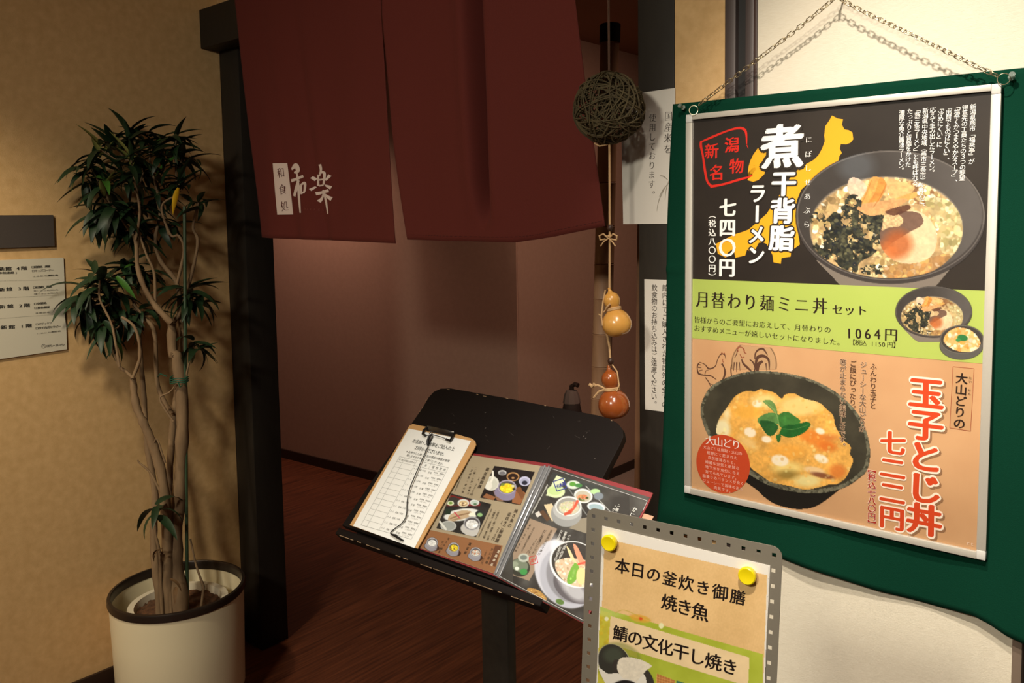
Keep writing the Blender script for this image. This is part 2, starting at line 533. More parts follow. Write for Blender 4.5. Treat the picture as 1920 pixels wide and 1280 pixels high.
# ================================================================== the setting
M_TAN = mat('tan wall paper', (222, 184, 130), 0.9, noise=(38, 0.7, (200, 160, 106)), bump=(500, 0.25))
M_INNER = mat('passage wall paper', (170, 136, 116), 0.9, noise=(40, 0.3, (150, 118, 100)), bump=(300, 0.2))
M_CREAM = mat('cream panel cloth', (244, 236, 216), 0.85, noise=(9, 0.6, (226, 214, 188)), bump=(40, 0.5), stretch=(6, 6, 130))
M_POST = mat('dark stained wood', (44, 39, 33), 0.6, noise=(14, 0.5, (34, 29, 25)), stretch=(6, 6, 1), spec=0.25)
M_GREY = mat('dark grey metal trim', (78, 68, 66), 0.45, metal=0.2)
M_BLACK = mat('black groove', (24, 21, 20), 0.6)
M_BASE = mat('dark baseboard', (44, 28, 20), 0.5)
M_CEIL = mat('ceiling board', (156, 112, 84), 0.9)

def floor_mat():
    m = bpy.data.materials.new('red brown wood floor'); m.use_nodes = True
    nt = m.node_tree; b = nt.nodes['Principled BSDF']; b.inputs['Roughness'].default_value = 0.42
    tc = nt.nodes.new('ShaderNodeTexCoord'); mp = nt.nodes.new('ShaderNodeMapping')
    mp.inputs['Scale'].default_value = (38, 1.6, 1)
    nt.links.new(tc.outputs['Object'], mp.inputs['Vector'])
    n = nt.nodes.new('ShaderNodeTexNoise'); n.inputs['Scale'].default_value = 2.2; n.inputs['Detail'].default_value = 8
    nt.links.new(mp.outputs[0], n.inputs['Vector'])
    cr = nt.nodes.new('ShaderNodeValToRGB')
    cr.color_ramp.elements[0].position = 0.32; cr.color_ramp.elements[0].color = (*lin((74, 38, 24)), 1)
    cr.color_ramp.elements[1].position = 0.7; cr.color_ramp.elements[1].color = (*lin((122, 68, 42)), 1)
    nt.links.new(n.outputs['Fac'], cr.inputs[0])
    nt.links.new(cr.outputs[0], b.inputs['Base Color'])
    return m
M_FLOOR = floor_mat()

def struct(name, mb, m, w=None):
    me = mb.mesh(name)
    if w: bevel_me(me, w)
    o = link(name, me, m, None, 40 if w else None); o['kind'] = 'structure'; return o

struct('floor', MB().box(-3.2, 4.2, -3.6, 2.25, -0.05, 0), M_FLOOR)
struct('floor.001', MB().box(-3.2, 4.2, 2.25, 4.6, -0.05, 0), mat('pale speckled carpet', (200, 176, 160), 0.95, noise=(260, 0.9, (150, 120, 105)), bump=(300, 0.5)))
struct('ceiling', MB().box(-0.1, 4.2, -3.6, -0.0, 2.75, 2.8), mat('lobby ceiling', (215, 200, 178), 0.9))
struct('ceiling.001', MB().box(-3.2, 4.2, 0.0, 4.6, 2.68, 2.73), M_CEIL)
struct('wall_left', MB().box(-0.10, 0, -3.6, 0.0, 0, 2.75), M_TAN)
# wall in the plane of the doorway: left stub, header, strip beside the post, backing of the panel
struct('wall_front', MB().box(-0.10, 2.035, 0.0, 0.12, 2.42, 2.75), M_TAN)
struct('wall_front_strip', MB().box(1.913, 2.035, -0.002, 0.12, 0, 2.42), M_TAN).name = 'wall_right'
struct('wall_panel', MB().box(2.108, 2.606, 0.002, 0.10, 0, 2.75), M_CREAM).name = 'wall_right_panel'
struct('wall_back', MB().box(2.60, 4.2, 0.02, 0.12, 0, 2.75), mat('dark recess', (34, 26, 22), 0.8)).name = 'wall_far_right'
# passage walls
bk = MB(); k = 0.048
bk.add([(-3.2, 1.71 - 3.2 * k, 0), (-0.002, 1.71, 0), (-0.002, 1.81, 0), (-3.2, 1.81 - 3.2 * k, 0),
        (-3.2, 1.71 - 3.2 * k, 2.68), (-0.002, 1.71, 2.68), (-0.002, 1.81, 2.68), (-3.2, 1.81 - 3.2 * k, 2.68)],
       [(0, 1, 5, 4), (1, 2, 6, 5), (2, 3, 7, 6), (3, 0, 4, 7)])
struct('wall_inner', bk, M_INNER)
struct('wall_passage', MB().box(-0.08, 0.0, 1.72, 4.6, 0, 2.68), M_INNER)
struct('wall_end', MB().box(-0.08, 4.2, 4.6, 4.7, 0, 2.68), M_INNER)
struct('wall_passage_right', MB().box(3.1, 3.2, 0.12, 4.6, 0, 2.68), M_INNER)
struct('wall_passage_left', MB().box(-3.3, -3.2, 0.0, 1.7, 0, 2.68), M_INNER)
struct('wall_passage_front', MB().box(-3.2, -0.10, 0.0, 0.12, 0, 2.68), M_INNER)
bb = MB(); t = 0.012
bb.add([(-3.2, 1.71 - 3.2 * k - t, 0), (t, 1.71 - t, 0), (t, 1.73, 0), (-3.2, 1.73 - 3.2 * k, 0),
        (-3.2, 1.71 - 3.2 * k - t, 0.062), (t, 1.71 - t, 0.062), (t, 1.73, 0.062), (-3.2, 1.73 - 3.2 * k, 0.062)],
       [(0, 1, 5, 4), (1, 2, 6, 5), (2, 3, 7, 6), (3, 0, 4, 7), (4, 5, 6, 7)])
struct('baseboard_inner', bb, M_BASE)
struct('baseboard_passage', MB().box(0.0, 0.012, 1.73, 4.6, 0, 0.055), M_BASE)
struct('baseboard_left', MB().box(0.0, 0.012, -3.6, -0.002, 0, 0.118), M_BASE, 0.002)

# door frame posts, beam and the dark trims beside the cream panel
struct('trim_1', MB().box(0.0, 0.125, 0.0, 0.12, 0, 2.42), M_POST, 0.003)
struct('trim_2', MB().box(1.816, 1.913, -0.004, 0.12, 0, 2.42), M_POST, 0.003)
struct('trim_3', MB().box(0.0, 1.913, -0.075, 0.0, 2.28, 2.42), M_POST, 0.003)
struct('trim_4', MB().box(2.035, 2.060, -0.003, 0.10, 0, 2.75), M_GREY, 0.002)
struct('trim_5', MB().box(2.060, 2.082, 0.012, 0.10, 0, 2.75), M_BLACK)
struct('trim_6', MB().box(2.082, 2.101, -0.003, 0.10, 0, 2.75), M_GREY, 0.002)
struct('trim_7', MB().box(2.101, 2.108, -0.002, 0.10, 0, 2.75), mat('brown metal edge', (60, 40, 34), 0.5), 0.001)
struct('trim_8', MB().box(2.606, 2.622, -0.004, 0.10, 0, 2.75), mat('greyish brown edge trim', (128, 112, 98), 0.5), 0.002)
# ================================================================== left wall boards
PL = Plane((0, 0, 0), (0, 1, 0), (0, 0, 1))      # the left wall, seen from the room
PW = Plane((0, 0, 0), (1, 0, 0), (0, 0, 1))      # the wall of the doorway
K_BLACK = ink('black print', (22, 20, 20))
K_GREYTXT = ink('grey print', (96, 92, 86))

t = thing('directory_sign', 'white floor directory board on the tan wall left of the plant', 'sign', plane=PL)
me = plate_mesh('board', [[(-1.12, 1.222), (-0.597, 1.236), (-0.592, 1.537), (-1.12, 1.537)]], 0.001, 0.006, 0.0005)
link('board', me, mat('directory board white', (214, 208, 190), 0.5), t)
def lt(s, a, b, size, m=K_BLACK, st='bold', asp=1.5): text(t, PL, s, a, b, size, m, st, z=0.0066, asp=asp)
lt('新館', (1.5, 503.7), (14.5, 503.2), 7.6); lt('4階', (32, 502.8), (43.5, 502.3), 7.6)
lt('(本館連絡)', (-8, 511.5), (29, 510.6), 4.6)
lt('新館', (1.5, 542.4), (16, 541.4), 7.6); lt('3階', (35, 540.6), (47.5, 540.2), 7.6)
lt('新館', (2.5, 574.6), (18, 573.4), 7.6); lt('2階', (37, 572.6), (49, 572), 7.6)
lt('新館', (5.5, 613.2), (21, 612.2), 7.6); lt('1階', (40, 611), (52.5, 610), 7.6)
lt('□軽食処 楽屋', (60.5, 500.4), (90, 499), 4.9, asp=1.2); lt('□キッズコーナー', (61, 507.6), (97, 506), 4.9, st='gothic', asp=1.2)
lt('11:00~23:45(最終受付23時)', (60.5, 518), (107, 515.4), 3.6, asp=1.0)
lt('□和食処 和楽', (63, 538.6), (93, 536.6), 4.9, asp=1.2)
lt('平日 11:30~15:00(ラストオーダー)', (63, 545), (107, 542.8), 3, K_GREYTXT, asp=0.9)
lt('土日祝 11:30~22:00(ラストオーダー)', (63, 551), (107, 548.6), 3, K_GREYTXT, asp=0.9)
lt('□休憩処', (65, 569), (83, 567.6), 4.9, asp=1.2); lt('□宴会個室', (65.5, 577), (89, 575.4), 4.9, asp=1.2)
lt('10:00~23:45', (66, 586.6), (90, 585), 3.6, asp=1.2)
lt('□ボディケア', (68, 607.4), (94, 605), 4.9, st='gothic', asp=1.2); lt('□タイ古式セラピー', (68, 615), (110, 611.4), 4.9, asp=1.2)
lt('11:00~23:00(最終受付22時)', (69, 625), (112, 620), 3, K_GREYTXT, asp=1)
lt('ロテン・ガーデン', (88, 648), (117, 646), 4.8, asp=1.1)
mb = MB()
pts = [(80 + 3.6 * math.cos(a * math.pi / 10), 648.6 + 3.6 * math.sin(a * math.pi / 10)) for a in range(21)]
for q in (pts, [(78.4, 649), (80, 646.8), (81.8, 649.4)]):
    vs, fs = stroke_faces(q, 0.7); mb.add([(*PL.px(*v), 0.0066) for v in vs], fs)
for y0 in (526.6, 558.2, 596.6):
    sl = {526.6: -0.028, 558.2: -0.05, 596.6: -0.075}[y0]
    for k in range(46):
        x = -10 + k * 2.6
        vs, fs = stroke_faces([(x, y0 + sl * x), (x + 1.3, y0 + sl * (x + 1.3))], 0.5)
        mb.add([(*PL.px(*v), 0.0066) for v in vs], fs)
mb.build('dotted_rule', K_GREYTXT, t)['kind'] = 'stuff'

t = thing('wall_plaque', 'plain dark grey plaque above the white directory board', 'plaque', plane=PL)
me = plate_mesh('plate', [[(-1.12, 1.574), (-0.618, 1.574), (-0.617, 1.675), (-1.12, 1.675)]], 0.001, 0.009, 0.0006)
link('plate', me, mat('dark grey plaque', (74, 66, 62), 0.6, noise=(200, 0.4, (62, 56, 54))), t)

# ================================================================== planter and plant
PX, PYY = 0.25, -0.385
M_POT = mat('cream glazed planter', (240, 228, 194), 0.38, noise=(3, 0.25, (222, 210, 174)))
M_RIM = mat('dark bronze rim', (60, 50, 44), 0.35, metal=0.6)
t = thing('planter', 'large round cream planter with dark metal rim on the floor', 'planter', (PX, PYY, 0))
prof = [(0.0, 0.045), (0.170, 0.045), (0.196, 0.055), (0.202, 0.075), (0.208, 0.30), (0.211, 0.412), (0.205, 0.412), (0.202, 0.30), (0.196, 0.10), (0.0, 0.10)]
pot_body = MB().lathe(prof, 64).build('body', M_POT, t, 40)
MB().lathe([(0.206, 0.405), (0.2145, 0.405), (0.2165, 0.411), (0.2145, 0.417), (0.2165, 0.424), (0.214, 0.430), (0.206, 0.431), (0.2035, 0.427), (0.2035, 0.400), (0.206, 0.405)], 64).build('rim', M_RIM, pot_body, 50)
MB().lathe([(0, 0), (0.165, 0), (0.17, 0.01), (0.17, 0.046), (0, 0.046)], 40).build('foot', mat('black plastic foot', (26, 24, 24), 0.5), t, 40)

DP = 2.72
def ppt(x, y, dd=0.0):
    P = at_depth(x, y, DP + dd)
    lim = 0.05
    if P[0] < lim:
        r = ray(x, y); P = CAM + r * ((lim - CAM[0]) / r[0])
    if P[1] > -0.05:
        r = ray(x, y); P = CAM + r * ((-0.05 - CAM[1]) / r[1])
    return P

BASE = np.array([PX, PYY, 0.10])
plant = thing('potted_dracaena', 'tall leafy green dracaena in its nursery pot inside the cream planter', 'plant', tuple(BASE))
MB().lathe([(0.0, 0.0), (0.105, 0.0), (0.145, 0.262), (0.158, 0.264), (0.158, 0.276), (0.138, 0.276), (0.132, 0.235), (0, 0.235)], 48).build('nursery_pot', mat('white nursery pot', (214, 204, 182), 0.5), plant, 40)
sb = MB(); n = 26
gv = []; gf = []
for i in range(n):
    for j in range(n):
        u = (i / (n - 1) * 2 - 1); v = (j / (n - 1) * 2 - 1)
        x = u * math.sqrt(max(0, 1 - v * v / 2)) * 0.133; y = v * math.sqrt(max(0, 1 - u * u / 2)) * 0.133
        gv.append((x, y, 0.248 + 0.010 * RNG.random() + 0.012 * math.exp(-(x * x + y * y) / 0.004)))
for i in range(n - 1):
    for j in range(n - 1): gf.append((i * n + j, (i + 1) * n + j, (i + 1) * n + j + 1, i * n + j + 1))
sb.add(gv, gf).build('soil', mat('brown bark soil', (104, 68, 40), 0.95, noise=(90, 0.9, (58, 38, 24)), bump=(150, 0.8)), plant, 60)

M_BARK = mat('grey brown bark', (140, 114, 84), 0.85, noise=(30, 0.7, (98, 76, 54)), bump=(90, 0.6), stretch=(1, 1, 0.35))
M_STAKE = mat('green plastic stake', (52, 74, 50), 0.5)
stems = [  # photo polyline, depth offset, radius start, radius end (m)
    ([(336, 1120), (327, 1032), (337, 909), (342, 775), (332, 672), (324, 661), (322, 606)], 0.0, 0.026, 0.015),
    ([(322, 606), (293, 575), (273, 544), (258, 501), (254, 450), (234, 419), (213, 387)], -0.03, 0.010, 0.004),
    ([(322, 606), (340, 583), (352, 540), (365, 489), (371, 450), (362, 425), (372, 380)], 0.03, 0.008, 0.0035),
    ([(316, 1120), (309, 929), (291, 847), (268, 790), (255, 759), (249, 708)], -0.05, 0.018, 0.010),
    ([(249, 708), (236, 696), (224, 687), (213, 660), (203, 635), (195, 614)], -0.07, 0.006, 0.0035),
    ([(249, 708), (262, 672), (260, 637), (250, 610), (228, 594)], -0.08, 0.006, 0.004),
    ([(224, 687), (216, 640), (208, 604), (187, 560), (187, 526)], -0.10, 0.0045, 0.003),
    ([(297, 1115), (288, 1012), (291, 929), (275, 826), (270, 749), (262, 651), (257, 590), (234, 506)], 0.06, 0.013, 0.005),
    ([(326, 1084), (316, 950), (322, 826), (334, 723), (342, 651), (338, 590), (332, 532), (301, 489), (291, 450), (300, 400), (293, 368)], 0.05, 0.014, 0.004),
    ([(322, 775), (296, 723), (291, 635), (284, 610), (273, 598), (250, 570)], 0.02, 0.008, 0.005),
    ([(291, 567), (289, 512), (275, 478), (262, 440), (250, 397)], -0.02, 0.005, 0.003),
    ([(332, 532), (345, 470), (335, 442), (320, 440), (303, 387), (332, 366)], 0.0, 0.005, 0.003),
    ([(303, 387), (290, 340), (281, 300), (281, 262)], 0.03, 0.0045, 0.003),
    ([(254, 450), (262, 400), (255, 350), (246, 300)], -0.04, 0.0045, 0.003),
    ([(332, 366), (330, 320), (328, 266)], 0.02, 0.004, 0.003),
    ([(345, 900), (345, 800), (345, 730), (352, 690), (363, 650)], 0.0, 0.006, 0.003),
    ([(302, 1100), (300, 1040), (292, 1000), (293, 958)], -0.10, 0.006, 0.003),
    ([(300, 920), (281, 885), (262, 868), (258, 862)], -0.06, 0.004, 0.002),
    ([(325, 790), (308, 765), (300, 745), (318, 735), (330, 720)], -0.03, 0.004, 0.002),
    ([(319, 1098), (306, 1060), (303, 1034)], -0.08, 0.005, 0.003),
    ([(382, 1100), (368, 1060), (357, 1010)], 0.04, 0.004, 0.003),
    ([(310, 868), (295, 824), (288, 832)], -0.06, 0.003, 0.002),
]
allpts = []
for k, (pl, dd, r0, r1) in enumerate(stems):
    P2 = spline(pl, 5); P = []
    for i, (x, y) in enumerate(P2):
        q = ppt(x, y, dd * min(1, (1120 - y) / 300 + 0.25)); P.append(q)
    if pl[0][1] > 1080:
        q = P[0].copy(); d = q[:2] - BASE[:2]
        q[:2] = BASE[:2] + d * min(1, 0.09 / (np.linalg.norm(d) + 1e-9)); q[2] = 0.34; P.insert(0, q); P2.insert(0, pl[0])
    P = np.array(P)
    rs = np.interp(np.linspace(0, 1, len(P)), [0, 1], [r0, r1]) * (1 + 0.12 * RNG.standard_normal(len(P)).clip(-1.5, 1.5))
    MB().tube(P - BASE, rs, 9).build('trunk' if r0 > 0.012 else 'branch', M_BARK, plant, 60)
    allpts += [((x, y), q, dd) for (x, y), q in zip(P2, P)]
a = ppt(350, 1122, 0.02); a[2] = 0.34
MB().tube([a - BASE, ppt(349, 900, 0.0) - BASE, ppt(346, 387, 0.0) - BASE], 0.0055, 8).build('stake', M_STAKE, plant, 40)
q = ppt(336, 712, -0.015) - BASE
tb = MB()
for dz in (-0.006, 0.0, 0.007):
    tb.tube([q + np.array([0.034 * math.cos(a * math.pi / 8), 0.026 * math.sin(a * math.pi / 8), dz + 0.004 * math.sin(a)]) for a in range(16)], 0.0022, 5, closed=True)
tb.tube([q + np.array((-0.04, -0.02, 0.01)), q + np.array((-0.065, -0.03, 0.018)), q + np.array((-0.085, -0.03, 0.006))], 0.002, 5)
tb.tube([q + np.array((0.03, -0.02, 0)), q + np.array((0.06, -0.03, -0.012)), q + np.array((0.075, -0.03, -0.004))], 0.002, 5)
tb.build('green_tie', mat('green vinyl tie', (20, 80, 60), 0.5), plant, 40)

def leaf_mesh(droop, wid, fold):
    n = 7; vs = []; fs = []
    x = z = 0.0; a = 0.0
    for i in range(n + 1):
        s = i / n
        w = wid * (math.sin(math.pi * min(1, s * 0.96 + 0.04) ** 0.75) ** 0.8) * (1 - 0.15 * s) + 0.004
        if i == n: w = 0.002
        dz = fold * w
        vs += [(x, -w / 2, z + dz), (x, 0, z), (x, w / 2, z + dz)]
        a = -droop * (s + 0.5 / n) ** 1.1
        x += math.cos(a) / n; z += math.sin(a) / n
    for i in range(n):
        b = i * 3
        fs += [(b, b + 3, b + 4, b + 1), (b + 1, b + 4, b + 5, b + 2)]
    me = bpy.data.meshes.new('leaf'); me.from_pydata(vs, [], fs); smooth(me); return me
M_LEAF = mat('dark green leaf', (22, 44, 23), 0.5, noise=(8, 0.6, (34, 60, 30)))
M_LEAFB = mat('bright green leaf', (66, 112, 40), 0.4, noise=(8, 0.4, (44, 88, 34)))
M_LEAFP = mat('pale young leaf', (128, 128, 70), 0.45, noise=(8, 0.5, (80, 100, 44)))
M_LEAFY = mat('yellow leaf', (226, 180, 24), 0.5, noise=(8, 0.3, (200, 150, 20)))
M_LEAFX = mat('dry brown leaf', (104, 76, 44), 0.8, noise=(8, 0.4, (70, 48, 28)))
LV = []
for d, w, f in ((0.35, 0.22, 0.25), (0.8, 0.25, 0.2), (1.25, 0.24, 0.15), (1.7, 0.23, 0.2), (0.1, 0.2, 0.35)):
    me = leaf_mesh(d, w, f); me.materials.append(M_LEAF); LV.append(me)
def variant(me, m):
    me2 = me.copy(); me2.materials.clear(); me2.materials.append(m); return me2
LB = [variant(me, M_LEAFB) for me in LV[:3]]; LP = [variant(me, M_LEAFP) for me in (LV[4], LV[0])]
LX = [variant(me, M_LEAFX) for me in LV[2:4]]; LY = variant(LV[0], M_LEAFY)
nleaf = 0
EXTRA = []
def put_leaf(P, az, el, L, me, roll=0.0, label=None, extra=False):
    global nleaf
    d = np.array([math.cos(az) * math.cos(el), math.sin(az) * math.cos(el), math.sin(el)])
    if P[0] + d[0] * L * 0.8 < 0.03:
        d[0] = abs(d[0]) * 0.5; d /= np.linalg.norm(d)
    if P[1] + d[1] * L * 0.8 > -0.03:
        d[1] = -abs(d[1]); d /= np.linalg.norm(d)
    y = np.cross([0, 0, 1.0], d); y /= np.linalg.norm(y) + 1e-9
    z = np.cross(d, y)
    c, s = math.cos(roll), math.sin(roll)
    y, z = c * y + s * z, -s * y + c * z
    q = P - BASE
    if extra:
        EXTRA.append((me, np.array([d * L, y * L, z * L]), q)); return
    o = bpy.data.objects.new('leaf', me); COL.objects.link(o); o.parent = plant
    o.matrix_local = Matrix(((d[0] * L, y[0] * L, z[0] * L, q[0]), (d[1] * L, y[1] * L, z[1] * L, q[1]), (d[2] * L, y[2] * L, z[2] * L, q[2]), (0, 0, 0, 1)))
    if label: o['label'] = label
    nleaf += 1
# leaf rosettes: photo position, number, leaf length, mean elevation, depth
ROS = [(187, 280, 9, .118, .0, -.08), (168, 305, 7, .125, -.2, -.05), (242, 262, 8, .11, .7, .02), (246, 300, 9, .12, .3, -.08), (215, 270, 7, .12, .2, .03),
       (281, 260, 10, .12, .2, .04), (300, 285, 8, .12, .1, .0), (330, 262, 9, .115, .3, .0), (342, 294, 9, .125, .1, .04), (238, 335, 8, .12, .1, .0),
       (270, 320, 8, .12, .0, .05), (195, 352, 9, .12, .0, -.08), (165, 330, 6, .11, -.3, -.04), (213, 390, 10, .13, -.1, -.07), (180, 400, 6, .13, -.4, -.06), (228, 418, 8, .13, -.1, .03),
       (336, 345, 7, .12, .3, .0), (293, 368, 7, .115, .1, .05), (252, 392, 8, .12, .0, -.02), (262, 440, 7, .12, -.1, .02), (372, 380, 5, .10, .2, .03),
       (234, 500, 9, .13, .1, .03), (187, 522, 10, .13, .3, -.08), (160, 545, 8, .14, .0, -.06), (172, 575, 9, .14, -.5, -.06), (150, 560, 5, .12, -.3, -.05), (215, 545, 7, .13, -.3, .03),
       (195, 612, 8, .125, -.5, -.08), (230, 592, 8, .13, -.1, .0), (262, 585, 5, .12, .0, .03), (352, 548, 7, .135, .0, .04), (363, 648, 8, .115, .0, .0), (365, 560, 4, .12, -.3, .04),
       (293, 955, 7, .12, -.1, -.12), (268, 512, 6, .12, .2, .04), (310, 420, 6, .12, .0, .05)]
for (x, y, n, L, el0, dd) in ROS:
    P = ppt(x, y, dd)
    best = min(allpts, key=lambda a: (a[0][0] - x) ** 2 + (a[0][1] - y - 25) ** 2 + (0 if a[0][1] > y + 4 else 1e6))
    if np.linalg.norm(best[1] - P) > 0.012:
        A = best[1]; mid = (A + P) / 2 + np.array([0, 0, -0.015])
        MB().tube([tuple(p - BASE) for p in (A, A * .6 + mid * .4, mid, mid * .4 + P * .6, P)], [0.0035, 0.003, 0.003, 0.003, 0.0028], 6).build('branch', M_BARK, plant, 60)
    a0 = random.uniform(0, 6.28)
    for k in range(n):
        if nleaf >= 290: break
        az = a0 + k * 2.399; el = el0 + random.uniform(-0.45, 0.55)
        r = random.random()
        me = LV[random.choice((0, 1, 1, 2, 2, 3))] if el < 0.5 else LV[random.choice((0, 4, 1))]
        lab = None
        if (x, y) in ((187, 280), (246, 300), (195, 352)) and k in (0, 3, 6): me = random.choice(LP); el = 0.8 + random.uniform(-.2, .3)
        elif r > 0.965: me = random.choice(LB)
        put_leaf(P + np.array([0, 0, 0.006 * (k - n / 2)]), az, el, L * random.uniform(0.72, 1.08), me, random.uniform(-0.4, 0.4), lab)
# the leaves behind and between, joined
for (x, y, n, L, el0, dd) in ROS:
    if y > 700: continue
    for k in range(8):
        P = ppt(x + random.uniform(-13, 13), y + random.uniform(-9, 13), dd + random.uniform(-0.02, 0.08))
        put_leaf(P, random.uniform(0, 6.28), el0 + random.uniform(-0.7, 0.4), L * random.uniform(0.7, 1.0), random.choice(LV[:4]), random.uniform(-0.5, 0.5), extra=True)
mb = MB()
for me_, A_, q_ in EXTRA:
    V_ = np.array([v.co for v in me_.vertices]) @ A_ + q_
    mb.add(V_, [tuple(p.vertices) for p in me_.polygons])
me = bpy.data.meshes.new('foliage'); me.from_pydata(mb.v, [], mb.f); me.update(); smooth(me)
link('foliage', me, M_LEAF, plant)['kind'] = 'stuff'
put_leaf(ppt(335, 352, -0.10), math.atan2(-0.6, -0.5), -1.25, 0.088, LY, 0.9, 'yellow dying leaf')
put_leaf(ppt(218, 518, -0.16), 0.75, -0.85, 0.09, LB[0], 0.9, 'bright green leaf')
for (x, y, az) in ((300, 1030, 3.4), (303, 1040, 2.6), (306, 1028, 4.2), (318, 1085, 0.5), (330, 1100, -.6)):
    put_leaf(ppt(x, y, -0.09), az, -0.2, 0.06, random.choice(LX), 0, 'dry brown leaf')
# ================================================================== noren curtain
NY = -0.100
PN = Plane((0, NY, 0), (1, 0, 0), (0, 0, 1))
M_NOREN = mat('dark red curtain cloth', (98, 32, 23), 0.9, noise=(300, 0.25, (84, 27, 19)), bump=(900, 0.25))
def nz(u, v):
    """how far the cloth stands out from its plane"""
    u = np.asarray(u, float); v = np.asarray(v, float)
    h = np.clip((2.45 - v) / 0.85, 0, 1)
    w = 0.009 * np.sin(u * 13 + 0.8 + (v - 1.6) * 1.1) + 0.005 * np.sin(u * 31 - (v - 1.6) * 3)
    uc = 1.40 + (1.9 - v) * 0.035                      # the deep pleat of the right half
    fade = np.clip((v - 1.62) / 0.12, 0, 1) ** 0.7
    w = w * h + fade * (0.014 * np.exp(-((u - uc + 0.045) / 0.030) ** 2) - 0.075 * np.exp(-((u - uc) / 0.019) ** 2) + 0.012 * np.exp(-((u - uc - 0.05) / 0.03) ** 2))
    ud = 0.66 + (2.0 - v) * 0.16                       # slanting soft creases of the left half
    w = w - 0.011 * h * np.exp(-((u - ud) / 0.022) ** 2) + 0.005 * h * np.exp(-((u - ud - 0.05) / 0.03) ** 2)
    ue = 0.50 + (2.0 - v) * 0.22
    w = w - 0.008 * h * np.exp(-((u - ue) / 0.03) ** 2)
    return w
t = thing('noren_curtain', 'dark red split door curtain with white characters hanging in the doorway', 'curtain', plane=PN)
bl = [PN.px(487, 445), PN.px(600, 450), PN.px(748, 456)]
br = [PN.px(765, 449), PN.px(835, 452), PN.px(970, 454), PN.px(1041, 443), PN.px(1128, 424)]
def half(name, bottom, lx, rx):
    nx, ny = 110, 60; vs = []; fs = []
    bu = [b[0] for b in bottom]; bv = [b[1] for b in bottom]
    top = 2.47
    for j in range(ny + 1):
        s = j / ny
        for i in range(nx + 1):
            r = i / nx
            ub = bu[0] + (bu[-1] - bu[0]) * r; vb = float(np.interp(ub, bu, bv))
            v = vb + (top - vb) * s
            u = lx(v) + (rx(v) - lx(v)) * r
            vs.append((u, v, float(nz(u, v))))
    for j in range(ny):
        for i in range(nx):
            a = j * (nx + 1) + i; fs.append((a, a + 1, a + nx + 2, a + nx + 1))
    o = MB().add(vs, fs).build(name, M_NOREN, t)
    smooth(o.data)
    md = o.modifiers.new('thickness', 'SOLIDIFY'); md.thickness = 0.0012; md.offset = -1
    return o
half('curtain_panel', bl, lambda v: bl[0][0] - 0.117 * (v - bl[0][1]), lambda v: float(np.interp(v, [bl[2][1], 1.9, 2.22, 2.5], [bl[2][0], 1.052, 1.030, 1.030])))
half('curtain_panel', br, lambda v: float(np.interp(v, [br[0][1], 1.9, 2.22, 2.5], [br[0][0], 1.066, 1.031, 1.031])), lambda v: br[-1][0] - 0.133 * (v - br[-1][1]))
# stitched hem along the bottom edge
hm = MB()
for bt in (bl, br):
    P = spline([tuple(b) for b in bt], 30)
    P = [(u, v + 0.014, float(nz(u, v + 0.014)) + 0.0006) for u, v in P[2:-2]]
    for a, b in zip(P[::2], P[1::2]): hm.tube([a, b], 0.0005, 4)
hm.build('hem_stitching', mat('dark thread', (54, 18, 16), 0.9), t)['kind'] = 'stuff'
def nwarp(P):
    P = P.copy(); P[:, 2] += nz(P[:, 0], P[:, 1]); return P
K_CLOTHW = ink('white print on cloth', (226, 206, 196), 0.85)
K_CLOTHD = ink('dark print on cloth', (84, 32, 26), 0.85)
cs = [PN.px(*p) for p in ((516.8, 306.4), (539.3, 305.7), (548.7, 402), (525.4, 402.4))]
vs = []; fs = []
for j in range(25):
    for i in range(9):
        a = cs[0] * (1 - i / 8) + cs[1] * (i / 8); b = cs[3] * (1 - i / 8) + cs[2] * (i / 8)
        p = a * (1 - j / 24) + b * j / 24; vs.append((p[0], p[1], float(nz(*p)) + 0.0022))
for j in range(24):
    for i in range(8): a = j * 9 + i; fs.append((a, a + 9, a + 10, a + 1))
MB().add(vs, fs).build('printed_label', K_CLOTHW, t)
text(t, PN, '和食処', (529.5, 323.7), (536.5, 386), 21, K_CLOTHD, 'mincho', True, z=0.0028, asp=0.85, warp=nwarp)
text(t, PN, 'WARAKU', (575, 391), (600, 393.5), 6, ink('faint print', (130, 70, 62)), 'thin', False, z=0.0024, warp=nwarp)
# the two brushed characters, drawn stroke by stroke
WA = [([(548, 318), (556, 310), (560, 320), (553, 324)], [3, 9, 8, 3]), ([(546, 339), (556, 336), (571, 330)], [6, 5, 5]),
      ([(558, 322), (561, 345), (563, 370), (566, 399)], [3, 5, 5, 3]), ([(562, 338), (556, 352), (550, 366)], [5, 4, 1.5]), ([(562, 342), (557, 356), (552, 368)], [2, 5, 6]),
      ([(566, 347), (568, 364)], [5, 4]), ([(566, 347), (574, 343), (574, 356), (572, 362)], [3, 5, 4, 3]), ([(567, 363), (574, 359)], [3, 3])]
RA = [([(599, 308), (601, 318), (597, 330)], [6, 5, 3]), ([(594, 327), (593, 348)], [4, 4]), ([(596, 325), (607, 324), (605, 346)], [3, 5, 4]), ([(594, 337), (605, 336)], [3, 3]), ([(594, 348), (605, 347)], [3, 3]),
      ([(584, 332), (590, 337)], [5, 6]), ([(583, 356), (590, 350)], [5, 3]), ([(609, 338), (616, 328)], [3, 6]), ([(608, 347), (618, 352)], [3, 7]),
      ([(590, 363), (602, 360), (614, 357)], [6, 5, 6]), ([(603, 356), (608, 375), (611, 401)], [4, 5, 3]), ([(604, 362), (600, 370), (594, 378)], [5, 5, 6]), ([(607, 364), (614, 370), (619, 373)], [3, 6, 8])]
mb = MB()
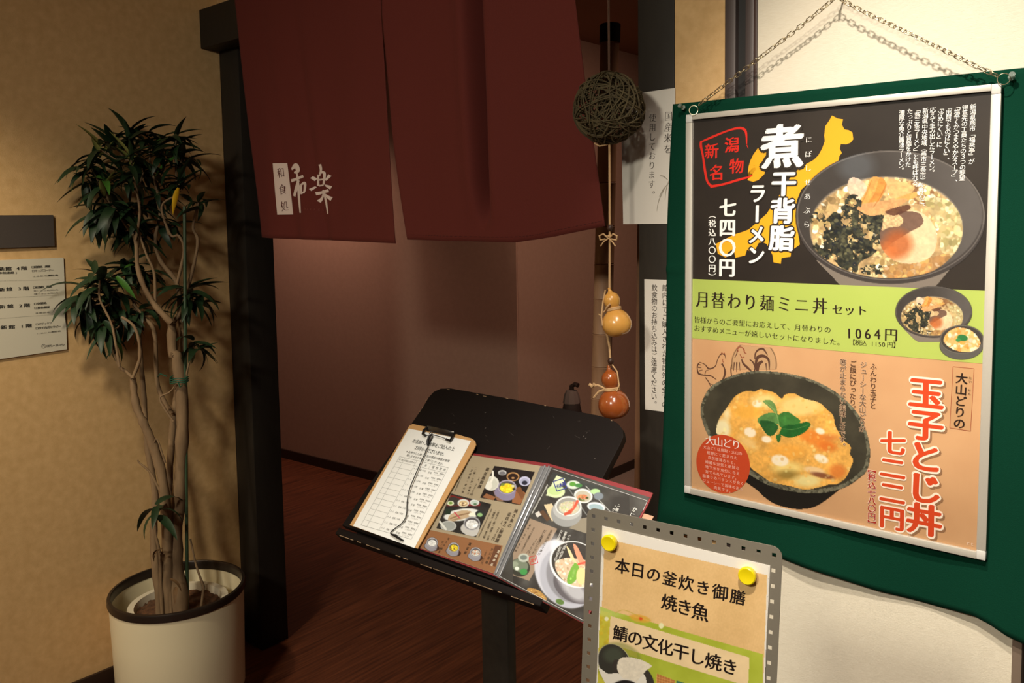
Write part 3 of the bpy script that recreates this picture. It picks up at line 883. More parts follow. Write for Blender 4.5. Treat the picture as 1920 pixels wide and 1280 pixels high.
for pts, w in WA + RA:
    vs, fs = stroke_faces(spline(pts, 5) if len(pts) > 2 else pts, w)
    V = []
    for x, y in vs:
        p = PN.px(x, y); V.append((p[0], p[1], float(nz(*p)) + 0.0024))
    mb.add(V, fs)
mb.build('brushed_characters', K_CLOTHW, t)
t2 = thing('curtain_rod', 'wooden rod carrying the dark red door curtain above the doorway', 'rod', (1.03, NY, 2.485))
MB().tube([(-0.80, 0, 0), (0.80, 0, 0)], 0.012, 14).build('rod', M_POST, t2, 40)
for x in (-0.74, 0.70): rbox('bracket', M_POST, t2, x - 0.012, x + 0.012, 0.0, 0.10, -0.03, 0.012, 0.002)
rb = MB()
for x in np.linspace(-0.62, 0.62, 9): rb.tube([(x, 0.014 * math.cos(a * math.pi / 6), 0.014 * math.sin(a * math.pi / 6)) for a in range(12)], 0.003, 6, closed=True)
rb.build('curtain_loop', M_NOREN, t2, 40)

# ================================================================== hanging ornament
OX, OY = 1.819, -0.130
t = thing('hanging_ornament', 'twig ball and two gourds strung on a cord beside the curtain', 'ornament', (OX, OY, 1.0))
M_TWIG = mat('dark vine twig', (92, 80, 52), 0.85, noise=(60, 0.7, (54, 44, 28)))
M_TWINE = mat('pale hemp twine', (196, 160, 116), 0.9)
M_CORD = mat('brown cord', (92, 66, 52), 0.9)
zb = 0.879
mb = MB(); r = np.random.default_rng(11)
for k in range(92):
    ax = r.standard_normal(3); ax /= np.linalg.norm(ax)
    u = np.cross(ax, [0.3, 0.5, 0.8]); u /= np.linalg.norm(u); w = np.cross(ax, u)
    off = r.uniform(-0.6, 0.6); R = 0.079 * r.uniform(0.90, 1.02)
    a0 = r.uniform(0, 6.28); span = r.uniform(2.5, 6.0); n = 22; pts = []
    wob = r.uniform(0.02, 0.07); fq = r.integers(2, 5); ph = r.uniform(0, 6)
    for i in range(n):
        a = a0 + span * i / (n - 1); o2 = off + wob * math.sin(fq * a + ph); c = math.sqrt(max(0.05, 1 - o2 * o2))
        pts.append((u * math.cos(a) * c + w * math.sin(a) * c + ax * o2) * R * (1 + 0.025 * math.sin(3 * a + ph)) + [0, 0, zb])
    mb.tube(pts, r.uniform(0.0010, 0.0021), 5)
for k in range(60):
    a = r.standard_normal(3); a /= np.linalg.norm(a); b = r.standard_normal(3); b = b / np.linalg.norm(b) * 0.6 + a * 0.5; b /= np.linalg.norm(b)
    mb.tube([a * 0.072 + [0, 0, zb], (a + b) * 0.030 + [0, 0, zb], b * 0.072 + [0, 0, zb]], 0.0012, 4)
mb.build('twig_ball', M_TWIG, t, 60)
hb = MB().tube([(0.002, 0, zb + 0.075), (0.0015, 0, 1.62)], 0.0011, 6).tube([(-0.002, 0.001, zb + 0.075), (-0.0005, 0, 1.62)], 0.0011, 6)
hb.build('hanging_cord', M_CORD, t, 40)
MB().tube([(0, 0, zb - 0.078), (-0.001, 0, 0.60), (-0.003, 0, 0.466)], 0.0026, 8).tube([(-0.010, -0.004, 0.378), (-0.004, 0, 0.34), (-0.002, 0, 0.312)], 0.0026, 8).build('twine', M_TWINE, t, 40)
kb = MB()
c = np.array([0, -0.002, 0.593])
for sg in (-1, 1):
    kb.tube([c + [sg * 0.002, -0.003, -0.004], c + [sg * 0.013, -0.006, 0.006], c + [sg * 0.024, -0.006, 0.001], c + [sg * 0.022, -0.006, -0.008], c + [sg * 0.008, -0.006, -0.006]], 0.0021, 6)
    kb.tube([c + [0, -0.004, -0.004], c + [sg * 0.012, -0.007, -0.012], c + [sg * 0.02, -0.007, -0.022]], 0.0016, 6)
kb.tube([c + [-0.005, 0, 0], c + [0, -0.005, 0.001], c + [0.005, 0, 0]], 0.003, 6)
MB().tube([(-0.002, -0.002, zb - 0.080), (-0.012, -0.004, zb - 0.081), (-0.02, -0.01, zb - 0.083), (-0.034, -0.01, zb - 0.076)], 0.0018, 6).build('loose_twine', M_TWINE, t, 40)
kb.build('bow_knot', M_TWINE, t, 40)
M_BEAD = mat('dark wooden bead', (58, 34, 24), 0.5)
for z0, x0 in ((0.612, 0.0), (0.463, -0.008), (0.308, -0.001)):
    MB().lathe([(0, -0.008), (0.005, -0.007), (0.0075, 0), (0.005, 0.007), (0, 0.008)], 14, (x0, 0, z0)).build('bead', M_BEAD, t, 60)
def gourd(x0, z0, s, tilt, m, lab):
    # pear profile, waist, small top bulb; tilt in the wall plane
    prof = [(0, -0.050), (0.012, -0.0495), (0.024, -0.045), (0.032, -0.036), (0.0362, -0.024), (0.0350, -0.010), (0.029, 0.003), (0.020, 0.012), (0.0148, 0.017),
            (0.0150, 0.022), (0.0185, 0.029), (0.0205, 0.038), (0.0195, 0.047), (0.0150, 0.055), (0.008, 0.060), (0.004, 0.066), (0.0035, 0.072), (0, 0.0725)]
    prof = [(a[0], a[1]) for a in spline(prof, 3)]
    a = math.radians(tilt); R = np.array([[math.cos(a), 0, math.sin(a)], [0, 1, 0], [-math.sin(a), 0, math.cos(a)]])
    g = MB().lathe([(r_ * s, z_ * s) for r_, z_ in prof], 40, (x0, 0, z0), R).build('gourd', m, t, 80)
    if lab: g['label'] = lab
    tw = MB()
    for dz in (0.0, 0.0035):
        tw.tube([np.array([x0, 0, z0]) + R @ (s * np.array([0.0175 * math.cos(q * math.pi / 10), 0.0175 * math.sin(q * math.pi / 10), 0.0165 + dz])) for q in range(20)], 0.0022, 6, closed=True)
    return g, tw, R
M_G1 = mat('pale yellow gourd skin', (214, 158, 78), 0.28, noise=(20, 0.35, (186, 124, 52)), coat=0.5)
M_G2 = mat('glossy orange red gourd skin', (160, 84, 36), 0.22, noise=(24, 0.6, (128, 60, 28)), coat=0.7)
g, tw, R = gourd(0.012, 0.412, 0.92, -14, M_G1, 'pale yellow gourd')
p = np.array([0.012, 0, 0.412])
tw.tube([p + [-0.018, -0.014, 0.012], p + [-0.008, -0.022, 0.022], p + [0.0, -0.02, 0.03]], 0.002, 6)
tw.tube([p + [-0.014, -0.016, 0.016], p + [-0.028, -0.018, 0.002], p + [-0.034, -0.016, 0.004]], 0.0016, 6)
tw.tube([p + [-0.018, -0.012, 0.06], p + [-0.024, -0.014, 0.03], p + [-0.020, -0.026, 0.0], p + [-0.018, -0.024, -0.02]], 0.002, 6)
tw.build('twine_tie', M_TWINE, g, 40)
g, tw, R = gourd(0.004, 0.226, 1.0, -9, M_G2, 'glossy orange red gourd')
p = np.array([0.004, 0, 0.226])
tw.tube([p + [-0.012, -0.012, 0.018], p + [-0.026, -0.018, 0.012], p + [-0.040, -0.018, -0.004]], 0.0026, 6)
tw.tube([p + [-0.014, -0.012, 0.02], p + [-0.030, -0.016, 0.026], p + [-0.038, -0.018, 0.024]], 0.0024, 6)
tw.tube([p + [-0.038, -0.018, 0.028], p + [-0.044, -0.018, 0.022], p + [-0.052, -0.018, 0.026]], 0.0040, 6)
tw.tube([p + [0.016, -0.008, 0.016], p + [0.020, -0.004, 0.03], p + [0.012, 0, 0.06], p + [-0.002, 0, 0.075]], 0.0016, 6)
tw.build('twine_tie', M_TWINE, g, 40)

# ================================================================== things inside the passage
a = hit(1144, 50, 1, 0.30); b = hit(1126, 770, 1, 0.30)
d = (b - a) / (b[2] - a[2]); foot = a + d * (0 - a[2])
t = thing('bamboo_pole', 'brown bamboo pole with black cap leaning behind the doorway', 'pole', tuple(foot))
M_BAM = mat('brown bamboo', (176, 136, 104), 0.5, noise=(18, 0.5, (138, 100, 74)), stretch=(3, 3, 0.4))
H = a[2]; ax = (a - foot) / H
pts = []; rs = []; z = 0.0; nodes = [hit(1126, y, 1, 0.30)[2] for y in (745, 686, 625, 560, 494, 424, 343, 250, 150)]
zs = sorted(set([0.0, 0.12, 0.24, 0.37, 0.50, 0.63, 0.76, 0.9] + [n_ for n_ in nodes]))
prof = [(0.0, 0.0)]
R0, R1 = 0.0315, 0.0265
for zz in zs[1:]:
    f = zz / H; rr = R0 + (R1 - R0) * f
    prof += [(rr, zz - 0.006), (rr + 0.0012, zz - 0.0022), (rr - 0.0016, zz), (rr + 0.0010, zz + 0.002), (rr, zz + 0.006)]
prof = [(0, 0), (R0, 0)] + prof[1:] + [(R1, H - 0.002), (0, H - 0.002)]
V = MB().lathe(prof, 28)
V.v = [(x + ax[0] * z_, y + ax[1] * z_, z_) for x, y, z_ in V.v]
stem_o = V.build('bamboo_stem', M_BAM, t, 50)
V = MB().lathe([(R1 + .001, H - 0.045), (R1 + 0.003, H - 0.044), (R1 + 0.003, H + 0.004), (R1, H + 0.007), (0, H + 0.007)], 28)
V.v = [(x + ax[0] * z_, y + ax[1] * z_, z_) for x, y, z_ in V.v]
V.build('black_cap', mat('black rubber cap', (20, 17, 15), 0.6), stem_o, 50)

q = hit(1072, 745, 1, 1.25)
t = thing('wrapped_umbrella', 'dark furled umbrella tied with grey cloth standing by the passage wall', 'umbrella', (q[0], q[1], 0))
zt = hit(1072, 719, 1, 1.25)[2]
MB().lathe([(0, 0), (0.006, 0), (0.006, 0.05), (0.03, zt - 0.30), (0.046, zt - 0.13), (0.034, zt - 0.075), (0.026, zt - 0.055), (0, zt - 0.05)], 14).build('canopy', mat('dark umbrella cloth', (40, 26, 20), 0.8), t, 40)
MB().lathe([(0.026, zt - 0.11), (0.040, zt - 0.085), (0.034, zt - 0.05), (0.024, zt - 0.03), (0, zt - 0.026)], 10).build('grey_cloth_tie', mat('grey cloth', (104, 88, 80), 0.9), t, 30)
MB().tube([(0, 0, zt - 0.06), (0, 0, zt - 0.012), (0.02, 0, zt), (0.036, 0, zt - 0.004)], 0.011, 8).build('handle', mat('dark handle', (46, 30, 24), 0.5), t, 40)

a0 = hit(1196, 600, 1, 0.20)
t = thing('leaning_board', 'narrow brown wooden board standing behind the right door post', 'board', (a0[0], 0.20, 0))
w0 = hit(1184, 930, 1, 0.20)[0] - a0[0]
MB().add([(w0 - 0.008, 0, 0.0), (w0 + 0.10, 0, 0.0), (0.10, 0, 1.62), (0.0, 0, 1.62), (w0 - 0.008, 0.02, 0.0), (w0 + 0.10, 0.02, 0.0), (0.10, 0.02, 1.62), (0.0, 0.02, 1.62)],
         [(0, 1, 2, 3), (4, 7, 6, 5), (0, 4, 5, 1), (1, 5, 6, 2), (2, 6, 7, 3), (3, 7, 4, 0)]).build('panel', mat('brown wooden board', (120, 84, 58), 0.6, noise=(10, 0.6, (92, 60, 40)), stretch=(8, 8, 1)), t)

# ================================================================== paper notices on the right post
M_PAPER = mat('white paper', (210, 204, 194), 0.75)
def sheet(name, label, pts, zoff, curl=0.0):
    t = thing(name, label, 'notice', plane=PW, group='paper notices on the dark door post')
    me = plate_mesh('sheet', [pts], 0.0046 + zoff, 0.0050 + zoff, 0.0)
    link('sheet', me, M_PAPER, t); return t
c = PW.pxs([(1166.0, 180), (1268, 165), (1268, 419), (1170.6, 420)])
t = sheet('paper_notice', 'white notice about rice pinned on the dark post beside the twig ball', c, 0)
K_SUMI = ink('grey black ink', (62, 54, 50))
text(t, PW, '国産米を', (1255.5, 218), (1254.0, 279.3), 19, K_SUMI, 'mincho', True, z=0.0054, asp=0.92)
text(t, PW, '使用しております', (1225.8, 221.3), (1224.0, 345), 16.5, K_SUMI, 'mincho', True, z=0.0054, asp=0.95)
text(t, PW, '。', (1223.5, 366), (1223.5, 366), 16, K_SUMI, 'mincho', True, z=0.0054)
strokes('grass_sketch', PW, [([(1240, 329), (1247, 331), (1254, 337)], [1, 2.2, 1]), ([(1256, 343), (1246, 355), (1238, 369)], [1, 2, 0.6]), ([(1250, 350), (1239, 372), (1235, 386), (1234, 396)], [1, 1.6, 1, 0.5]),
         ([(1258, 335), (1252, 352), (1249, 375)], [1, 1.5, .5])], 0.0054, ink('pale sketch ink', (150, 142, 128)), t)
c = PW.pxs([(1210.2, 523), (1262, 524.5), (1262, 773), (1211.6, 766.6)])
t = sheet('paper_notice', 'tall narrow white notice lower on the dark post beside the green cloth', c, 0)
text(t, PW, '飲食物のお持ち込みはご遠慮ください', (1229.2, 539), (1228.2, 742), 13.5, K_SUMI, 'brush', True, z=0.0054, asp=0.95)
text(t, PW, '。', (1228.0, 757), (1228.0, 757), 13, K_SUMI, 'mincho', True, z=0.0054)
text(t, PW, '館内にてご購入された物以外の全ての', (1249.2, 539), (1248.2, 757), 13.5, K_SUMI, 'brush', True, z=0.0054, asp=0.95)
# ================================================================== green cloth behind the poster
M_GREEN = mat('green felt cloth', (4, 54, 38), 0.95, noise=(500, 0.35, (3, 46, 31)), bump=(700, 0.3), spec=0.12)
top = [PW.px(1265, 196), PW.px(1590, 162), PW.px(1920, 128)]
left = [PW.px(1265, 196), PW.px(1259, 300), PW.px(1253.5, 440), PW.px(1253, 507), PW.px(1252, 640), PW.px(1246, 820), PW.px(1239, 985)]
bot = [PW.px(1239, 985), PW.px(1470, 1042), PW.px(1560, 1072), PW.px(1650, 1104), PW.px(1760, 1133), PW.px(1830, 1148), PW.px(1860, 1163), PW.px(1890, 1183), PW.px(1920, 1197)]
bot = [tuple(b) for b in bot] + [(2.70, 0.842), (2.78, 0.838)]; top = [tuple(b) for b in top] + [(2.78, 1.884)]
t = thing('green_cloth', 'dark green felt cloth hung on the wall behind the framed poster', 'cloth', plane=PW)
vs = []; fs = []; nx, ny = 120, 90
bu, bv = zip(*bot); tu, tv = zip(*top); lv = [p[1] for p in left][::-1]; lu = [p[0] for p in left][::-1]
for j in range(ny + 1):
    s = j / ny
    for i in range(nx + 1):
        r = i / nx
        vg = bv[0] + (tv[0] - bv[0]) * s
        u0 = float(np.interp(vg, lv, lu)); u = u0 + (2.78 - u0) * r
        vb = float(np.interp(u, bu, bv)); vt = float(np.interp(u, tu, tv))
        v = vb + (vt - vb) * s
        low = max(0, 1 - (v - vb) / 0.22) ** 2
        w = 0.0058 + low * (0.008 + 0.007 * math.sin(u * 17 + 1)) + 0.0008 * math.sin(u * 40) * (r > 0.02)
        ef = min(1, (u - u0) / 0.02); w += (1 - ef) * 0.0015
        # the pressed fold running across at mid height, loose beside the poster
        crease = v - (1.508 - 0.012 * (u - 1.9))
        side = max(0.0, 1 - min(abs(u - 1.90), abs(u - 2.68)) / 0.10)
        w += side * (0.0045 * math.exp(-((crease - 0.004) / 0.004) ** 2) if crease > 0 else -0.0006)
        if u > 2.57: w += 0.006 * math.sin((u - 2.57) * 22) * (1 - abs(2 * s - 1)) ** 0.4
        vs.append((u, v, w))
for j in range(ny):
    for i in range(nx):
        a = j * (nx + 1) + i; fs.append((a, a + 1, a + nx + 2, a + nx + 1))
o = MB().add(vs, fs).build('cloth_panel', M_GREEN, t); smooth(o.data)
md = o.modifiers.new('thickness', 'SOLIDIFY'); md.thickness = 0.0012; md.offset = -1

# ================================================================== framed poster
PO = (1.95289, -0.018, 1.86092); cR, sR = math.cos(-0.00514), math.sin(-0.00514)
PP = Plane(PO, (cR, 0, sR), (-sR, 0, cR))
t = thing('framed_poster', 'large silver framed restaurant poster hanging on green cloth by a chain', 'poster', plane=PP)
M_ALU = mat('brushed aluminium frame', (200, 195, 183), 0.42, metal=0.25, noise=(300, 0.2, (184, 178, 168)), stretch=(1, 1, 1))
M_ALUC = mat('plastic frame corner', (206, 204, 198), 0.45)
PWD, PHT = 0.615, 0.862
itl = PP.px(1300.6, 224.7); ibr = PP.px(1832, 1032)
fw = 0.0115; fwr = 0.0195; fh = 0.0145; fb = 0.0165
fw = float(itl[0]); fh = float(-itl[1]); fwr = float(PWD - ibr[0]); fb = float(ibr[1] + PHT)
cw = 0.018
def bar(x0, x1, y0, y1):
    me = MB().box(x0, x1, y0, y1, -0.004, 0.0075).mesh('frame_rail'); bevel_me(me, 0.0007, 2); link('frame_rail', me, M_ALU, t, 40)
bar(fw, PWD - fwr, -fh, 0); bar(fw, PWD - fwr, -PHT, -PHT + fb); bar(0, fw, -PHT + cw, -cw); bar(PWD - fwr, PWD, -PHT + cw, -cw)
for (x0, x1, y0, y1) in ((0, fw, -cw, 0), (PWD - fwr, PWD, -cw, 0), (0, fw, -PHT, -PHT + cw), (PWD - fwr, PWD, -PHT, -PHT + cw)):
    me = MB().box(x0, x1, y0, y1, -0.004, 0.0082).mesh('frame_corner'); bevel_me(me, 0.0018, 2); link('frame_corner', me, M_ALUC, t, 40)
MB().box(0.002, PWD - 0.002, -PHT + 0.002, -0.002, -0.004, -0.0005).build('backing_board', mat('backing board', (90, 84, 76), 0.8), t)
I = [(fw, -fh), (PWD - fwr, -fh), (PWD - fwr, -PHT + fb), (fw, -PHT + fb)]
def edge(pa, pb):   # extend a printed boundary to the inner frame edges
    a = PP.px(*pa); b = PP.px(*pb); k = (b[1] - a[1]) / (b[0] - a[0])
    return [(fw, float(a[1] + k * (fw - a[0]))), (PWD - fwr, float(a[1] + k * (PWD - fwr - a[0])))]
g1 = edge((1299.3, 522.8), (1848.7, 544.8)); g2 = edge((1299, 633.7), (1842, 681.5))
K_BLK = mat('poster black print', (38, 31, 27), 0.5, noise=(5, 0.5, (62, 54, 46)), spec=0.3)
K_GRN = mat('poster green print', (172, 190, 92), 0.5, noise=(4, 0.4, (188, 202, 110)), spec=0.3)
K_TAN = mat('poster tan print', (214, 170, 126), 0.5, noise=(7, 0.7, (196, 150, 108)), spec=0.3)
K_WHITE = ink('white print', (250, 248, 244)); K_INK = ink('dark brown print', (40, 24, 18))
K_ORANGE = ink('orange yellow print', (240, 176, 34)); K_RED = ink('red stamp print', (226, 44, 30)); K_VERM = ink('vermilion print', (214, 74, 34))
poly_face('black_print', [I[0], I[1], g1[1], g1[0]], 0.0002, K_BLK, t)
poly_face('tan_print', [g2[0], g2[1], I[2], I[3]], 0.0002, K_TAN, t)

def zp(sc, ox, oy, pts): return [(ox + x / sc, oy + y / sc) for x, y in pts]
Z1 = lambda pts: zp(3.556, 1280, 180, pts)
main_map = Z1([(995, 130), (1035, 150), (1070, 155), (1062, 190), (1078, 222), (1108, 228), (1132, 242), (1138, 288), (1118, 312), (1090, 322), (1055, 320), (1048, 350), (1062, 380), (1045, 400), (1040, 430), (960, 480), (860, 560),
               (790, 625), (760, 700), (752, 800), (768, 900), (782, 990), (725, 1030), (720, 1070), (660, 1080), (655, 1118), (606, 1108), (600, 1060), (560, 985), (535, 975), (508, 978), (470, 1050), (430, 1022), (418, 1062), (352, 1078),
               (340, 1015), (300, 1045), (290, 1078), (235, 1050), (222, 985), (290, 950), (345, 922), (400, 905), (440, 890), (510, 830), (560, 785), (590, 740), (640, 670), (680, 600), (720, 540), (780, 480), (830, 450), (875, 425), (905, 395), (930, 350), (948, 300), (944, 262), (952, 200), (980, 160)])
poly_face('prefecture_map', PP.pxs(main_map), 0.0004, K_ORANGE, t)
isl = Z1([(548, 318), (500, 350), (470, 392), (452, 430), (440, 470), (480, 462), (490, 490), (465, 520), (430, 560), (470, 572), (505, 560), (545, 520), (556, 480), (552, 420), (560, 360)])
poly_face('island_map', PP.pxs(isl), 0.0004, K_ORANGE, t)

def ramen(c, kx, ky, ox, oy, dens=1.0, seed=5):
    T = lambda x, y: (ox + kx * x, oy + ky * y)
    def E(x, y, rx, ry, rot=0, soft=1.2): return c.E(*T(x, y), rx * kx, ry * ky, rot, soft)
    def P(pts): return c.P(spline([T(*p) for p in pts], 6, True))
    c.put(c.P([T(*p) for p in ((1530, 488), (1556, 514), (1581, 540), (1600, 552), (1735, 552), (1757, 534), (1792, 492), (1806, 470))]), (128, 118, 108))
    body = np.zeros_like(c.A)
    c.put(E(1670, 408, 178, 124), (58, 53, 50)); c.put(E(1670, 403, 177, 122), (84, 78, 74)); c.put(E(1670, 402, 172.5, 119), (60, 55, 52))
    inner = E(1670, 402, 172, 118)
    g = np.clip((c.X - T(1640, 0)[0]) / (180 * kx), 0, 1) * 26 + c.n(40 * kx, 9) * 10
    c.C = c.C + (inner * g)[..., None]
    s = E(1662, 430, 143, 98); c.put(s, (188, 158, 112)); c.tex(s, 14 * kx, 0.35, 21)
    c.put(np.clip(E(1662, 427, 144, 97) - E(1662, 430, 141, 95), 0, 1) * 0.5, (150, 140, 126))
    dark = P([(1665, 340), (1730, 345), (1760, 372), (1740, 385), (1690, 372)]); c.put(dark * 0.7, (120, 78, 48))
    nz_ = int(520 * dens)
    c.blobs(nz_ // 3, s * (c.n(24 * kx, 44) > 0.45), 5 * kx, 9 * kx, [(120, 100, 66), (206, 180, 124), (150, 124, 80), (226, 206, 156)], 0.5, seed + 9, 0.7); c.blobs(nz_, s * (c.n(30 * kx, 4) > 0.42), 2.5 * kx, 6.5 * kx, [(232, 212, 158), (216, 190, 130), (248, 240, 214), (196, 170, 112), (156, 130, 84)], 0.4, seed=seed)
    rt = P([(1735, 378), (1770, 372), (1800, 400), (1806, 440), (1795, 480), (1765, 470), (1762, 430)]) * s; c.put(rt * 0.55, (190, 176, 126)); c.blobs(int(90 * dens), rt, 3 * kx, 7 * kx, [(226, 214, 170), (200, 188, 140), (168, 156, 104)], 0.4, seed + 3)
    lo = P([(1660, 500), (1720, 490), (1780, 475), (1760, 505), (1710, 522), (1665, 520)]) * s; c.put(lo * 0.6, (158, 112, 66)); c.blobs(int(30 * dens), lo, 3 * kx, 7 * kx, [(206, 164, 100), (180, 134, 80)], seed=seed + 4)
    # bamboo shoots
    for q, col in (([(1590, 342), (1597, 333), (1612, 336), (1628, 352), (1640, 372), (1615, 378), (1592, 362)], (226, 196, 170)), ([(1633, 334), (1650, 334), (1648, 352), (1632, 382), (1614, 392), (1606, 386), (1622, 362)], (222, 164, 88)),
                   ([(1650, 333), (1662, 344), (1656, 364), (1640, 386), (1620, 392), (1640, 362)], (206, 140, 66)), ([(1664, 338), (1690, 340), (1715, 352), (1690, 372), (1668, 366)], (214, 174, 116)), ([(1680, 372), (1716, 360), (1716, 370), (1682, 382)], (210, 158, 88)),
                   ([(1600, 400), (1612, 384), (1660, 376), (1700, 372), (1690, 384), (1640, 404)], (206, 158, 106))):
        m = P(q); c.put(m, col); c.tex(m, 7 * kx, 0.18, 8)
    c.line([T(1634, 338), T(1624, 364), T(1612, 388)], 1.2 * kx, (170, 110, 50), 0.8); c.line([T(1662, 345), T(1650, 370), T(1638, 388)], 1.2 * kx, (150, 90, 40), 0.8)
    # seaweed
    sw = P([(1570, 392), (1586, 384), (1606, 392), (1630, 404), (1660, 404), (1664, 430), (1650, 462), (1636, 478), (1612, 492), (1606, 510), (1578, 502), (1562, 486), (1540, 478), (1530, 462), (1545, 440), (1538, 424), (1552, 408)])
    sw2 = np.clip(sw * 1.0 + (E(1533, 410, 15, 13) + E(1600, 380, 16, 16) + E(1638, 506, 26, 10) + E(1545, 470, 24, 18)) * (c.n(7 * kx, 31) > 0.47), 0, 1) * (c.n(11 * kx, 13) > 0.385)
    c.put(sw2, (52, 52, 42)); c.tex(sw2, 7 * kx, 0.7, 14); c.blobs(int(330 * dens), sw2, 1.5 * kx, 5 * kx, [(24, 26, 26), (40, 44, 40), (88, 86, 64), (30, 34, 44), (70, 72, 54), (120, 116, 84)], 0.4, seed + 5, 0.75)
    # roast pork
    m = P([(1650, 440), (1660, 412), (1690, 396), (1722, 396), (1744, 412), (1756, 436), (1754, 466), (1738, 486), (1708, 494), (1676, 488), (1654, 466)])
    c.put(m, (224, 196, 158)); c.tex(m, 22 * kx, 0.10, 6)
    c.put(m * P([(1648, 446), (1660, 410), (1690, 396), (1724, 400), (1730, 420), (1704, 436), (1672, 456), (1655, 470)]) * 0.85, (96, 70, 60)); c.put(m * E(1684, 458, 26, 26, 0, 18 * kx) * 0.8, (176, 92, 44)); c.put(m * E(1666, 470, 20, 14, 30, 12 * kx) * 0.7, (196, 110, 56)); c.tex(m, 5 * kx, 0.08, 7)
    m = P([(1655, 422), (1658, 406), (1668, 398), (1684, 402), (1694, 412), (1686, 424), (1668, 426), (1654, 432)]); c.put(m, (206, 176, 132)); c.tex(m, 3 * kx, 0.3, 10)
    c.put(P([(1660, 396), (1700, 384), (1706, 392), (1678, 404)]) * 0.8, (80, 44, 32))
    # front rim over the soup
    c.put(np.clip(E(1670, 408, 178, 124) - E(1670, 402, 172, 119.5), 0, 1) * (c.Y > T(0, 420)[1]), (64, 58, 56)); c.ring(*T(1670, 404), 176 * kx, 121 * ky, 1.4 * kx, (136, 130, 124), 0, 0.75)

c = Canvas(1484, 274, 1856, 560, 1.2); ramen(c, 1, 1, 0, 0)
c.put(c.E(1606, 312, 34, 26, 0, 20) * 0.22, (150, 170, 190), False)
c.build('ramen_photo', PP, 0.0005, t)
poly_face('green_print', [g1[0], g1[1], g2[1], g2[0]], 0.0007, K_GRN, t)

